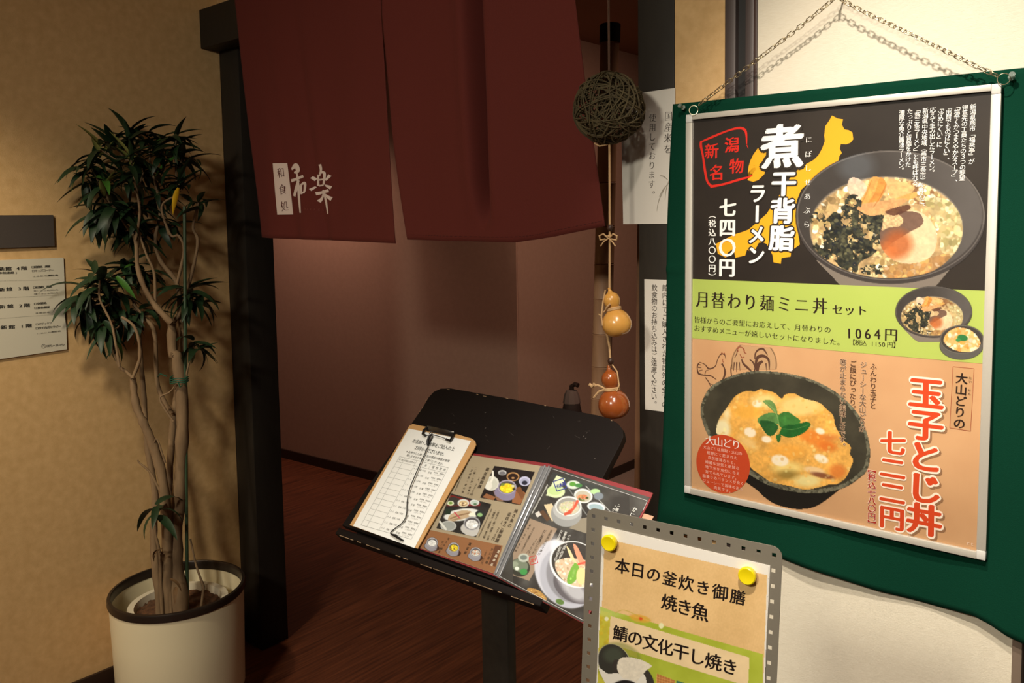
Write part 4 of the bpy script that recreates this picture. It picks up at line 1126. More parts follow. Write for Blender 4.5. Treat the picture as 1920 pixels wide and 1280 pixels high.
def eggbowl(c, k, ox, oy, seed=3):
    Z = lambda pts: [(ox + (1280 + x / 4.572) * k, oy + (680 + y / 4.572) * k) for x, y in pts]
    def P(pts): return c.P(spline(Z(pts), 6, True))
    c.put(P([(540, 960), (640, 1090), (760, 1190), (880, 1235), (1000, 1252), (1120, 1235), (1220, 1180), (1350, 1080), (1420, 1020), (1100, 900)]), (30, 28, 24))
    o = P([(420, 112), (540, 80), (660, 68), (900, 90), (1150, 160), (1380, 300), (1530, 480), (1602, 700), (1592, 890), (1510, 990), (1350, 1082), (1100, 1118), (800, 1070), (580, 960), (400, 830), (250, 670), (178, 520), (156, 380), (220, 230), (310, 160)])
    c.put(o, (112, 110, 92))
    o2 = P([(430, 128), (550, 98), (680, 88), (900, 110), (1140, 180), (1360, 316), (1505, 490), (1575, 700), (1562, 870), (1490, 962), (1340, 1048), (1100, 1082), (810, 1036), (600, 930), (420, 800), (270, 640), (200, 500), (180, 380), (240, 250), (320, 180)])
    c.put(o2, (66, 62, 50)); c.tex(o2, 40 * k, 0.25, 5)
    rim = np.clip(o - o2, 0, 1); c.tex(rim, 6 * k, 0.35, 9); c.put(rim * (c.n(5 * k, 8) < 0.4) * 0.6, (44, 44, 34))
    e = P([(290, 560), (320, 470), (370, 400), (440, 300), (500, 258), (560, 240), (620, 245), (670, 225), (740, 240), (800, 262), (850, 305), (880, 272), (950, 260), (1010, 290), (1060, 310), (1170, 340), (1240, 400), (1290, 450), (1305, 520), (1325, 570),
           (1380, 660), (1440, 715), (1435, 780), (1462, 830), (1440, 900), (1400, 980), (1330, 1035), (1260, 1040), (1180, 1062), (1050, 1085), (900, 1050), (760, 1020), (640, 940), (570, 880), (500, 750), (400, 640), (300, 610)])
    c.put(e, (228, 174, 86)); c.tex(e, 22 * k, 0.16, 6); c.tex(e, 5 * k, 0.12, 7)
    def blob(x, y, rx, ry, col, a=0.8, rot=0, soft=9): c.put(e * c.E(*Z([(x, y)])[0], rx / 4.572 * k, ry / 4.572 * k, rot, soft * k) * a, col)
    blob(700, 330, 110, 60, (246, 222, 150)); blob(1010, 370, 180, 80, (246, 214, 142)); blob(340, 570, 70, 90, (244, 236, 196), .9); blob(380, 440, 30, 50, (240, 232, 190))
    blob(1120, 640, 150, 60, (228, 128, 44), .7, 20); blob(1240, 720, 80, 40, (216, 108, 36), .7); blob(560, 420, 120, 60, (236, 176, 66), .6); blob(900, 760, 150, 60, (240, 170, 66), .6)
    blob(1330, 930, 70, 60, (214, 122, 52), .8); blob(900, 900, 130, 50, (244, 222, 140), .8); blob(900, 960, 90, 40, (140, 118, 56), .8); blob(1070, 1010, 120, 50, (232, 220, 156), .9); blob(560, 680, 90, 40, (238, 206, 140), .7, 30)
    for x, y, rx, ry, rot in ((578, 595, 52, 40, 20), (720, 655, 42, 28, 10), (835, 835, 75, 48, 10), (1190, 820, 62, 34, 25), (1180, 585, 40, 26, 20), (640, 350, 40, 30, 0)): blob(x, y, rx, ry, (246, 236, 214), .95, rot, 3)
    blob(1130, 920, 90, 30, (236, 206, 158), .9, 10, 3); blob(1200, 965, 100, 22, (120, 66, 48), .8, 12, 3); blob(1260, 640, 60, 24, (206, 120, 56), .8)
    c.blobs(160, e, 1.5 * k, 4 * k, [(246, 204, 116), (230, 166, 70), (250, 226, 156)], seed=seed, a=0.45)
    for q, col in (([(690, 330), (740, 316), (790, 350), (815, 430), (790, 425), (740, 375)], (112, 150, 84)), ([(645, 480), (700, 440), (770, 425), (830, 450), (830, 520), (740, 520), (660, 520)], (92, 138, 74)), ([(830, 440), (900, 420), (960, 455), (1010, 500), (960, 560), (860, 560), (825, 520)], (66, 128, 58)),
                   ([(660, 500), (740, 495), (820, 540), (790, 610), (740, 625), (690, 570)], (40, 92, 44)), ([(830, 600), (870, 540), (960, 530), (1060, 505), (1098, 530), (1040, 600), (930, 640), (850, 620)], (34, 100, 42)), ([(806, 620), (840, 610), (842, 650), (822, 684), (806, 650)], (52, 116, 52))):
        m = P(q); c.put(m, col); c.tex(m, 8 * k, 0.2, 15)
    c.line(Z([(700, 330), (790, 410), (825, 520), (815, 600)]), 1.6 * k, (150, 180, 110), 0.7); c.line(Z([(830, 560), (950, 570), (1080, 530)]), 1.0 * k, (120, 160, 90), 0.6)

c = Canvas(1310, 690, 1636, 962, 1.2)
sh = np.clip(c.E(1540, 930, 100, 40, -18, 26), 0, 1)
eggbowl(c, 1, 0, 0); c.build('egg_bowl_photo', PP, 0.0008, t)
c = Canvas(1674, 532, 1852, 680, 1.0)
ramen(c, .405, .385, 1751 - 1670 * .405, 584 - 405 * .385, 0.5, 17)
c.put(c.E(1803, 648, 41, 26), (96, 92, 88)); c.put(c.P([(1764, 642), (1845, 642), (1836, 660), (1818, 672), (1790, 673), (1772, 660)]), (92, 90, 86)); c.put(c.E(1803.5, 636, 41, 27), (66, 62, 58)); c.ring(1803.5, 636, 40.6, 26.8, 1.4, (130, 126, 118), 0, .8)
e = c.P(spline([(1770, 640), (1776, 624), (1796, 614), (1822, 620), (1838, 640), (1832, 654), (1812, 660), (1786, 654)], 6, True)); c.put(e, (226, 178, 112)); c.tex(e, 7, 0.2, 4)
c.blobs(40, e, 2, 6, [(240, 226, 192), (222, 150, 70), (244, 234, 206)], seed=9, a=.8); c.put(c.E(1805, 633, 10, 6, 10), (48, 120, 66)); c.put(c.E(1797, 637, 5, 3.5), (62, 140, 80))
c.build('set_meal_photo', PP, 0.0010, t)

# stamp
S = lambda pts: Z1(pts)
strokes('stamp_border', PP, [(S([(125, 305), (200, 272), (300, 232), (372, 214), (410, 222), (424, 250), (428, 320)]), [2.5, 4.2, 3.2, 4.4, 5, 4, 1.6]), (S([(428, 325), (438, 350)]), [1.5, .8]), (S([(125, 300), (122, 330), (136, 400), (150, 500), (166, 570), (196, 604)]), [4, 4.6, 3.6, 4.4, 4, 5]),
                                   (S([(185, 604), (280, 586), (380, 556), (440, 540), (466, 524)]), [5, 4, 4.4, 3.2, 2])], 0.0006, K_RED, t)
for ch, q, s in (('新', (208, 362), 30), ('潟', (343, 322), 31), ('名', (242, 505), 31), ('物', (375, 462), 30)):
    p = Z1([q])[0]; text(t, PP, ch, (p[0] - 4, p[1] + 1.1), (p[0] + 4, p[1] - 1.1), s, K_RED, 'brushb', z=0.0006, name='stamp_lettering')
    JOBS[-1]['p1'] = (p[0] + 4, p[1] - 1.1); JOBS[-1]['single'] = True

def pt(s, a, b, size, m, st, vert=True, z=0.00138, **k): text(t, PP, s, a, b, size, m, st, vert, z=z, **k)
K_SHD = ink('black print', (22, 20, 20))
pt('煮', (1467, 274), (1467, 274), 86, K_WHITE, 'heavy', asp=0.98)
pt('干背脂', (1470, 343.5), (1466, 446), 50, K_WHITE, 'heavy', asp=0.98); pt('干背脂', (1470, 343.5), (1466, 446), 50, K_BLK, 'halos', z=0.0012, name='lettering_shadow')
pt('煮', (1467, 274), (1467, 274), 86, K_BLK, 'halos', z=0.0012, name='lettering_shadow')
pt('ラーメン', (1421, 362), (1418, 478), 38, K_WHITE, 'heavy', asp=0.92); pt('ラーメン', (1421, 362), (1418, 478), 38, K_BLK, 'halos', z=0.0012, name='lettering_shadow')
pt('七四〇円', (1365, 389), (1363.5, 501), 36, K_WHITE, 'heavy', asp=0.96)
pt('（税込八〇〇円）', (1336, 402), (1335.7, 519), 15.5, K_WHITE, 'brushb', asp=1.0)
pt('にぼしせあぶら', (1516.8, 262), (1512.9, 420.4), 13.5, K_WHITE, 'mincho')
for s, a, b in (('新潟県燕市「福来亭」が', (1824.8, 200), (1822, 302.5)), ('得意先の工員たちの３つの要望', (1810, 201.6), (1804.3, 333.6)), ('「塩辛くかつまろやかなスープ」、', (1795.4, 200), (1789, 342)),
                ('「出前でものびにくい」、', (1779.7, 201.6), (1774.6, 301)), ('「冷めにくい」に', (1764.8, 203), (1761.8, 271)), ('応えて生み出したラーメン。', (1749.4, 206), (1747, 324)),
                ('新潟県中央地域（燕市三条市）を中心に、', (1735.7, 207.5), (1728.6, 388)), ('「燕三条ラーメン」とも呼ばれる。', (1720.9, 206), (1715.8, 352)), ('たっぷりと背脂をかけた', (1706.3, 209), (1703, 308.4)), ('濃厚な魚介醤油ラーメン。', (1691.5, 212), (1689.7, 320))):
    pt(s, a, b, 11.2, K_WHITE, 'brush', asp=0.98)
pt('月替わり麺ミニ丼', (1318, 561), (1538, 573), 33, K_INK, 'minchob', False, asp=0.86)
pt('セット', (1571, 580), (1616, 581.5), 21, K_INK, 'minchob', False)
pt('皆様からのご要望にお応えして、月替わりの', (1307.4, 599), (1552.2, 617.8), 13, K_INK, 'mincho', False)
pt('おすすめメニューが嬉しいセットになりました。', (1307.4, 615.2), (1576.6, 641.4), 13, K_INK, 'mincho', False)
pt('1064', (1592.5, 623.6), (1645, 625.4), 27, K_INK, 'minchob', False, asp=0.85); pt('円', (1671, 627), (1671, 627), 26, K_INK, 'minchob', False, asp=.95)
pt('【税込', (1598, 641), (1620, 642.5), 11.5, K_INK, 'mincho', False); pt('1150', (1636, 643.5), (1657, 645), 12, K_INK, 'mincho', False); pt('円】', (1669, 645.8), (1681, 647), 11.5, K_INK, 'mincho', False)
# lower part
strokes('red_rule', PP, [([(1787, 687), (1826.6, 691)], 0.9), ([(1826.6, 691), (1820, 808)], 0.9), ([(1820, 808), (1781, 802)], 0.9), ([(1781, 802), (1787, 687)], 0.9)], 0.0006, ink('thin red print', (150, 66, 40)), t)
poly_face('brown_print', PP.pxs([(1787, 687), (1826.6, 691), (1820, 808), (1781, 802)]), 0.0004, ink('light brown print', (200, 156, 112)), t)
pt('大山どりの', (1803.5, 709), (1799, 793), 21, K_INK, 'brushb'); pt('たい', (1819.6, 708), (1819.4, 715), 5.5, K_INK, 'gothic'); pt('せん', (1818, 731), (1817.8, 738), 5.5, K_INK, 'gothic')
K_PALE = ink('cream halo print', (252, 238, 220)); K_SH = ink('soft brown print', (150, 112, 80))
pt('玉子とじ丼', (1736.6, 736.6), (1732.6, 973), 62, K_VERM, 'heavy', z=0.00138); pt('玉子とじ丼', (1736.6, 736.6), (1732.6, 973), 62, K_PALE, 'halos', z=0.0012, name='lettering_outline')
pt('玉子とじ丼', (1740, 740), (1736, 977), 62, K_SH, 'halos', z=0.0006, name='lettering_shadow')
pt('七二二円', (1674.5, 830), (1672.5, 970), 46, K_VERM, 'heavy', z=0.00138); pt('七二二円', (1674.5, 830), (1672.5, 970), 46, K_PALE, 'halos', z=0.0012, name='lettering_outline')
pt('【税込七八〇円】', (1635, 879), (1635, 981.9), 15, ink('dark red print', (170, 44, 30)), 'brushb', z=0.00138); pt('【税込七八〇円】', (1635, 879), (1635, 981.9), 15, K_PALE, 'halo', z=0.0012, name='lettering_outline')
K_DES = ink('brown print', (74, 46, 34))
for s, a, b in (('ふんわり玉子と', (1638, 686.6), (1637.2, 760)), ('ジューシーな大山どりが', (1619.4, 683.4), (1616.9, 803.8)), ('ご飯にぴったり。', (1600, 681), (1599, 766)), ('箸が止まらない美味しさです。', (1581.3, 678.8), (1579.4, 836))):
    pt(s, a, b, 12.6, K_DES, 'brush')
    if s[0] in 'ジ箸': pt(s, a, b, 12.6, ink('pale halo print', (222, 190, 156)), 'halo', z=0.0012, name='lettering_outline', asp=1.0)
circ = [(1356.3 + 50.3 * math.cos(a * math.pi / 32), 869.4 + 54.8 * math.sin(a * math.pi / 32) + 0.10 * 50.3 * math.cos(a * math.pi / 32)) for a in range(64)]
circ = [p for p in circ]
poly_face('red_circle', PP.pxs(circ), 0.00115, mat('red circle print', (208, 80, 40), 0.5, noise=(6, .4, (186, 62, 34))), t)
pt('大山どり', (1331.5, 825), (1380.7, 833), 19, K_WHITE, 'mincho', False, z=0.00138)
K_PINK = ink('pale pink print', (250, 206, 190))
for s, a, b in (('大山どりは鳥取・大山の', (1322, 837.6), (1389, 849.7)), ('裾野にて恵まれた', (1328.8, 848.2), (1380, 858)), ('自然環境のもと、', (1331, 857.4), (1380, 868)), ('綺麗な空気と新鮮な', (1326, 865.5), (1383.5, 877)), ('地下水を充分に与え', (1326, 874.5), (1384, 887)),
                ('育てられています。', (1326, 883.8), (1382, 896)), ('脂乗りのバランスが良く', (1321, 891.5), (1392, 906)), ('ジューシーで旨味のある', (1321, 900.5), (1390.6, 916)), ('肉質です。', (1342, 913.6), (1371, 921))):
    pt(s, a, b, 6.9, K_PINK, 'gothic', False, z=0.00138)
pt('rt', (1816, 1017), (1823, 1018.5), 11, ink('faint pale print', (236, 212, 190)), 'gothic', False)
# brushed chickens
Z3 = lambda pts: zp(4.922, 1280, 500, pts)
c = Canvas(1368, 640, 1462, 700, 1.2); c.put(c.E(1414, 683, 42, 46, 0, 3), (196, 158, 118)); c.A *= (c.Y > 645 + 0.09 * (c.X - 1370)); c.A *= (c.Y < 692); c.build('pale_sun_print', PP, 0.00035, t)
K_BR = ink('brushed brown ink', (92, 62, 48)); K_BR2 = ink('brushed red ink', (150, 84, 60))
strokes('chicken_drawing', PP, [
    (Z3([(158, 880), (140, 905), (136, 940), (150, 985), (205, 1000)]), [1, 2.4, 1.6, 3.4, 1.5]), (Z3([(158, 880), (205, 900), (245, 940), (300, 918), (322, 860), (352, 806), (388, 812), (398, 848)]), [1, 1.4, 3.0, 1.6, 1.4, 1.6, 1.6, .8]),
    (Z3([(146, 900), (172, 906)]), [2, .8]), (Z3([(142, 925), (175, 930)]), [2.4, .8]), (Z3([(150, 960), (185, 950)]), [2, .6]), (Z3([(362, 892), (384, 930), (392, 980), (372, 1040), (350, 1060)]), [3.6, 2.2, 3.8, 3, 1]),
    (Z3([(205, 998), (215, 960), (240, 950)]), [1.4, 1, .6]), (Z3([(205, 1000), (260, 1005), (312, 1040)]), [1.4, 2.2, 1]), (Z3([(210, 1020), (240, 1060), (262, 1110)]), [1.6, 1.6, 1]), (Z3([(240, 1070), (300, 1100)]), [1.2, .8]),
    (Z3([(480, 840), (500, 800), (505, 765)]), [1, 1.4, 1]), (Z3([(452, 900), (446, 940), (452, 1000), (470, 1016)]), [1, 2, 2.2, 1]), (Z3([(545, 850), (560, 890), (600, 930), (640, 965)]), [1.4, 3.6, 4.2, 1.6]), (Z3([(478, 880), (470, 960)]), [2.4, .7]), (Z3([(500, 880), (498, 970)]), [2.6, .8]), (Z3([(524, 880), (530, 960)]), [2, .6]),
    (Z3([(620, 855), (650, 880), (670, 930), (662, 960)]), [1.6, 2.6, 3.2, 2.4]), (Z3([(668, 850), (672, 800), (700, 765), (745, 758), (785, 815)]), [2, 2.6, 3.2, 3.6, 1]), (Z3([(672, 940), (680, 870), (700, 830), (750, 822), (795, 860), (800, 950)]), [3, 5, 6, 5, 4, 1.4]), (Z3([(690, 960), (700, 900), (740, 870)]), [5, 7, 4]), (Z3([(770, 890), (775, 955)]), [2.4, .8])], 0.0005, K_BR, t)
strokes('chicken_comb_drawing', PP, [(Z3([(356, 812), (362, 792), (374, 806), (386, 796), (390, 818)]), 1.6), (Z3([(506, 760), (520, 742), (545, 742), (566, 764), (572, 790), (590, 800)]), [2.6, 2.4, 1.6, 2.6, 2.2, 1]), (Z3([(508, 765), (512, 782)]), 2), (Z3([(530, 806), (548, 838), (570, 830)]), [1.4, 2, 1.6]), (Z3([(370, 850), (372, 876), (384, 878)]), 1.4)], 0.0005, K_BR2, t)
# clear cover sheet
poly_face('clear_cover', I, 0.0030, clear_mat(), t)

# ================================================================== chain, rings, pins, hook
M_STEEL = mat('nickel chain', (190, 176, 146), 0.3, metal=0.95)
tch = thing('hanging_chain', 'thin nickel chain holding up the framed poster', 'chain', (2.28, 0, 2.0))
O = np.array([2.28, 0, 2.0])
def link_mesh():
    pts = []
    for a in range(14):
        q = 2 * math.pi * a / 14; pts.append((0.0042 * math.cos(q) + (0.0034 if math.cos(q) > 0 else -0.0034) * (abs(math.cos(q)) > 0.05), 0.0040 * math.sin(q), 0.0))
    me = MB().tube(pts, 0.00095, 6, closed=True).mesh('chain_link'); me.materials.append(M_STEEL); smooth(me); return me
LK = link_mesh()
def run(P, pitch=0.0108):
    P = np.array(P); seg = np.linalg.norm(np.diff(P, axis=0), axis=1); s = np.concatenate([[0], np.cumsum(seg)]); n = int(s[-1] / pitch)
    for k in range(n):
        q = (k + 0.5) / n * s[-1]; p = np.array([np.interp(q, s, P[:, i]) for i in range(3)]); p2 = np.array([np.interp(min(q + 0.004, s[-1]), s, P[:, i]) for i in range(3)]); p1 = np.array([np.interp(max(q - 0.004, 0), s, P[:, i]) for i in range(3)])
        d = (p2 - p1) / np.linalg.norm(p2 - p1); a = (0.75 if k % 2 else -0.75) + 0.35 * math.sin(k * 0.5)
        y = np.cross([0, 1.0, 0], d); y /= np.linalg.norm(y); z = np.cross(d, y)
        y2 = math.cos(a) * y + math.sin(a) * z; z2 = np.cross(d, y2); q_ = p - O
        o = bpy.data.objects.new('chain_link', LK); COL.objects.link(o); o.parent = tch
        o.matrix_local = Matrix(((d[0], y2[0], z2[0], q_[0]), (d[1], y2[1], z2[1], q_[1]), (d[2], y2[2], z2[2], q_[2]), (0, 0, 0, 1)))
pl_ = lambda pts, ys: [hit(x, y, 1, yy) for (x, y), yy in zip(pts, ys)]
HK = hit(1568, -6, 1, -0.040)
run(pl_([(1311, 196), (1360, 158), (1418, 113), (1480, 66), (1530, 26)], [-.030, -.033, -.036, -.038, -.040]) + [HK])
run([HK] + pl_([(1600, 12), (1640, 32), (1700, 60), (1760, 89), (1830, 124), (1870, 142)], [-.042, -.044, -.046, -.044, -.038, -.032]))
def ring(px, py, rpx, Y, tilt):
    c0 = hit(px, py, 1, Y); r_ = np.linalg.norm(hit(px + rpx, py, 1, Y) - c0)
    pts = [c0 - O + r_ * np.array([math.cos(a * math.pi / 12) * math.cos(tilt), math.cos(a * math.pi / 12) * math.sin(tilt), math.sin(a * math.pi / 12)]) for a in range(24)]
    MB().tube(pts, 0.0008, 6, closed=True).build('split_ring', M_STEEL, tch, 60)
ring(1300.5, 206.5, 7.5, -0.029, 0.3); ring(1882, 148, 12.0, -0.030, 0.15)
HH = thing('wall_hook', 'small metal screw hook at the top of the cream panel', 'hook', tuple(HK))
MB().tube([(0, 0.040, 0.004), (0, 0.012, 0.004), (0, 0.0, 0.0), (0, -0.008, -0.004), (0, -0.009, 0.006), (0, -0.003, 0.012)], 0.0016, 8).build('hook', M_STEEL, HH, 40)
M_CLR = mat('clear plastic pin', (190, 206, 196), 0.12, coat=0.6); M_CLR.node_tree.nodes['Principled BSDF'].inputs['Transmission Weight'].default_value = 0.7
for (x, y, lab, dx) in ((1283, 203, 'clear push pin at the upper left corner of the poster', -1), (1896, 147, 'clear push pin at the upper right corner of the poster', 1)):
    c0 = hit(x, y, 1, -0.014)
    tp = thing('push_pin', lab, 'pin', tuple(c0), group='clear push pins holding the poster')
    D = Vector((0.25 * dx, -1, 0.35)).normalized(); Q = D.to_track_quat('Z', 'Y').to_matrix()
    MB().lathe([(0, 0.002), (0.0052, 0.002), (0.0056, 0.004), (0.0030, 0.006), (0.0026, 0.012), (0.0048, 0.015), (0.0050, 0.0165), (0, 0.0172)], 20, (0, 0, 0), np.array(Q)).build('head', M_CLR, tp, 40)
    MB().tube([np.array(D) * 0.003, np.array(D) * -0.008], 0.0006, 6).build('needle', M_STEEL, tp, 40)
# ================================================================== menu stand (slanted board on a post)
LO = np.array([1.32399, -0.52464, 0.91593]); LX = np.array([0.999895, 0.014473, -0.000085]); LY = np.array([-0.010551, 0.732923, 0.680230])
LX /= np.linalg.norm(LX); LY -= LX * (LX @ LY); LY /= np.linalg.norm(LY)
PB = Plane(LO, LX, LY); NB = PB.N
t = thing('menu_stand', 'dark wooden menu stand with scuffed slanted board on one post', 'stand', plane=PB)
M_LAC = mat('black brown lacquered board', (19, 13, 11), 0.68, noise=(5, 0.5, (26, 18, 14)), spec=0.14)
outl = PB.pxs([(641, 984), (700, 897), (776.7, 786), (793, 762), (803, 745), (813, 734), (826, 728), (845, 727.5), (960, 747.5), (1040, 763), (1121, 778), (1143, 784), (1158, 793), (1167, 804), (1169, 818), (1163, 832), (1129.4, 897), (1029, 1124)])
me = plate_mesh('board', [outl], -0.017, 0.0, 0.0015); link('board', me, M_LAC, t, 40)
me = MB().box(-0.006, 0.598, -0.016, 0.001, -0.026, 0.007).mesh('ledge'); bevel_me(me, 0.003, 3); link('ledge', me, M_LAC, t, 40)
me = MB().box(0.03, 0.57, -0.010, 0.05, -0.036, -0.0175).mesh('under_rail'); bevel_me(me, 0.003, 2); link('under_rail', me, M_LAC, t, 40)
# worn pale scratches and chipped edges
sc = MB(); r = np.random.default_rng(3)
M_CHIP = mat('worn bare wood', (150, 122, 92), 0.8)
for (x, y, l, a) in ((905, 742, 7, .2), (893, 739, 4, .2), (948, 746, 5, .2), (1020, 760, 4, .1), (800, 748, 4, 2.0), (793, 763, 3, 2.1), (788, 770, 3, 2.1), (1145, 788, 3, .3), (838, 730, 5, .1)):
    vs, fs = stroke_faces([(x, y), (x + l * math.cos(a), y + l * math.sin(a) * 0.9)], [0.5, 1.3]); sc.add([(*PB.px(*v), 0.0003) for v in vs], fs)
sc.build('chipped_edge', M_CHIP, t)['kind'] = 'stuff'
sc = MB()
for k in range(14):
    x, y = r.uniform(820, 1130), r.uniform(750, 850); a = r.uniform(-1.4, 1.4); l = r.uniform(3, 13)
    vs, fs = stroke_faces([(x, y), (x + l * math.cos(a), y + l * math.sin(a))], [0.15, 0.5]); sc.add([(*PB.px(*v), 0.0003) for v in vs], fs)
for (x, y) in ((910, 774), (910, 803), (1100, 812), (1115, 860), (1098, 822), (1094, 818)):
    vs, fs = stroke_faces([(x - 1, y), (x + 1.5, y - 1)], [1.2, 1.2]); sc.add([(*PB.px(*v), 0.0003) for v in vs], fs)
sc.build('scratches', mat('faint scratch', (66, 58, 52), 0.7), t)['kind'] = 'stuff'
fr = MB()
for k in range(34):
    u0 = r.uniform(0.0, 0.58); l = r.uniform(0.006, 0.03); z0 = 0.0068
    fr.box(u0, u0 + l, -0.0163, -0.0150, 0.0050, 0.0066)
fr.build('worn_ledge_edge', M_CHIP, t)['kind'] = 'stuff'
Mi = PB.matrix().inverted()
tp = MB()
def tob(p):
    q = Mi @ Vector(p); return (q.x, q.y, q.z)
c0 = hit(903, 1200, 1, -0.40)[0]; c1 = hit(952, 1200, 1, -0.40)[0]
zt = 0.995
def wbox(name, x0, x1, y0, y1, z0, z1, ztb=None):
    vs = [(x, y, z) for z in (z0, z1) for y in (y0, y1) for x in (x0, x1)]
    if ztb: vs = [(x, y, (ztb(y) if i >= 4 else z)) for i, (x, y, z) in enumerate(vs)]
    m_ = MB().add([tob(v) for v in vs], [(0, 2, 3, 1), (4, 5, 7, 6), (0, 1, 5, 4), (2, 6, 7, 3), (0, 4, 6, 2), (1, 3, 7, 5)])
    me = m_.mesh(name); bevel_me(me, 0.003, 2); return link(name, me, M_POST, t, 40)
bz = lambda y: LO[2] + (y - LO[1]) * math.tan(0.748) - 0.030
wbox('post', c0, c1, -0.40, -0.372, 0.03, 1.0, bz)
wbox('foot', c0 - 0.15, c1 + 0.15, -0.56, -0.17, 0.0, 0.03)

# ---- clipboard
def up(w): return Plane(LO + NB * w, LX, LY)
PM = up(0.0065)
PC = up(0.0130)
t = thing('clipboard', 'tan clipboard with black clip lying on the left of the menu stand', 'clipboard', plane=PC)
cl = PC.pxs([(655.5, 984), (763, 805), (767.5, 797.5), (774, 794.5), (830, 806), (884, 821.5), (890.5, 826), (892.5, 833), (888, 843), (783, 1028)])
me = plate_mesh('board', [cl], -0.0032, 0.0, 0.0005); link('board', me, mat('tan pressed wood', (206, 160, 104), 0.6, noise=(30, 0.4, (186, 138, 84))), t)
M_CLIP = mat('black enamel clip', (24, 24, 26), 0.25, coat=0.3)
q = PC.pxs([(804, 801), (855.5, 813), (850.5, 820), (800.5, 808.5)])
b = MB(); P0 = [(*p, 0.0006) for p in q] + [(*q[0], 0.010), (*q[1], 0.010), (*q[2], 0.0035), (*q[3], 0.0035)]
b.add(P0, [(0, 1, 2, 3), (4, 7, 6, 5), (0, 4, 5, 1), (2, 6, 7, 3), (1, 5, 6, 2), (0, 3, 7, 4)]); me = b.mesh('clip'); bevel_me(me, 0.0012, 2); clip_o = link('clip', me, M_CLIP, t, 40)
w = lambda pts, z: [(*PC.px(*p), z) for p in pts]
MB().tube(w([(803, 804), (797, 809), (795, 816), (800, 819)], 0.006), 0.0032, 8).tube(w([(852, 815), (850, 822), (846, 829), (839, 826)], 0.006), 0.0032, 8).tube(w([(801, 819), (812, 817), (828, 821), (841, 826)], 0.006), 0.0009, 6).build('clip_handle', M_CLIP, clip_o, 40)
PF = up(0.0138)
t = thing('waiting_list_form', 'white printed waiting list sheet held in the clipboard', 'paper', plane=PF)
fp = PF.pxs([(662, 985.6), (766.5, 803.3), (883.3, 826.3), (777, 1027)])
me = plate_mesh('sheet', [fp], -0.0005, 0.0, 0.0); link('sheet', me, mat('bright white paper', (244, 244, 240), 0.7), t)
K_B = ink('black print', (22, 20, 20)); K_G = ink('grey line print', (128, 128, 126))
def ft(s, a, b_, size, st='brush', m=K_B, asp=1.0): text(t, PF, s, a, b_, size, m, st, z=0.0004, spx=False, asp=asp)
ft('お名前・人数等をご記入の上', (777, 826.6), (849.5, 841.4), 0.0120, 'brush'); ft('お待ちくださいませ。', (781.5, 839.5), (834, 851.5), 0.0120, 'brush')
ft('※お呼びした際ご不在の場合は順番が前後', (764, 846.6), (841.2, 864), 0.0074, 'gothic'); ft('致しますので予めご了承くださいませ。', (764.5, 853.6), (831.5, 870), 0.0074, 'gothic')
G = [np.array(PF.px(*p)) for p in ((749.3, 855.6), (840.7, 876.8), (771.4, 1010.8), (676.8, 984))]
gp = lambda s, q_: (G[0] * (1 - s) + G[1] * s) * (1 - q_) + (G[3] * (1 - s) + G[2] * s) * q_
gl = MB()
def gline(s0, q0, s1, q1, wd=0.0006):
    vs, fs = stroke_faces([gp(s0, q0), gp(s1, q1)], wd); gl.add([(v[0], v[1], 0.0003) for v in vs], fs)
NR = 13
for i in range(NR + 1): gline(0, i / NR, 0.36 if 1 < i < NR else 1, i / NR, 0.0005 if 0 < i < NR else 0.0007)
gline(0, 0, 0, 1); gline(1, 0, 1, 1); gline(0.12, 0, 0.12, 1); gline(0.37, 0, 0.37, 1); gline(0.66, 0, 0.66, 1 / NR)
gl.build('form_grid', K_G, t)
class GP:   # form rows are laid out in the sheet's own grid
    pass
def rowtext(s, s0, s1, q_, size, st='gothic', m=K_G):
    a = gp(s0, q_); b_ = gp(s1, q_)
    class _P(Plane): pass
    P_ = _P(PF.o, PF.X, PF.Y); P_.px = lambda x, y: np.array([x, y])
    text(t, P_, s, tuple(a), tuple(b_), size, m, st, z=0.0004, spx=False)
rowtext('時間', 0.035, 0.09, 0.5 / NR, 0.0058, m=K_G); rowtext('お名前(カタカナ)', 0.145, 0.355, 0.5 / NR, 0.0058); rowtext('人数', 0.46, 0.58, 0.5 / NR, 0.0068); rowtext('喫煙禁煙', 0.73, 0.95, 0.5 / NR, 0.0078)
for i in range(1, NR):
    rowtext('大人', 0.40, 0.44, (i + .5) / NR, 0.0045, 'gothic', K_G); rowtext('名様/子供', 0.50, 0.62, (i + .5) / NR, 0.0052); rowtext('名様', 0.70, 0.74, (i + .6) / NR, 0.0054)
    rowtext('禁煙席 喫煙席', 0.80, 0.97, (i + .35) / NR, 0.0044); rowtext('どちらでも', 0.82, 0.93, (i + .72) / NR, 0.0036, 'gothic', K_G)
tc_ = thing('black_cord', 'thin black cord running from the clip down the waiting list to the ledge', 'cord', plane=PF)
wz = lambda pts, zs: [(*PF.px(*p), z) for p, z in zip(pts, zs)]
cp = spline([(813, 819), (806, 832), (803, 843), (794, 864), (783, 890), (771, 920), (766.5, 942), (765, 965), (760, 977), (753, 984), (742, 992), (734, 1000), (737, 1003), (746, 1005)], 4)
MB().tube([(*PF.px(*p), 0.0035 + 0.004 * math.sin(i * 0.08) ** 2) for i, p in enumerate(cp)], 0.00125, 6).build('cord', mat('black rubber cord', (18, 18, 20), 0.5), tc_, 40)
MB().tube(wz([(813, 815), (807, 821), (804, 829), (803, 836)], [.006, .006, .005, .004]), [0.0015, 0.0028, 0.0036, 0.002], 8).tube(wz([(812, 819), (808, 816), (812, 812)], [.006, .008, .007]), 0.0012, 6).build('knot', mat('black rubber cord', (18, 18, 20), 0.5), tc_, 40)
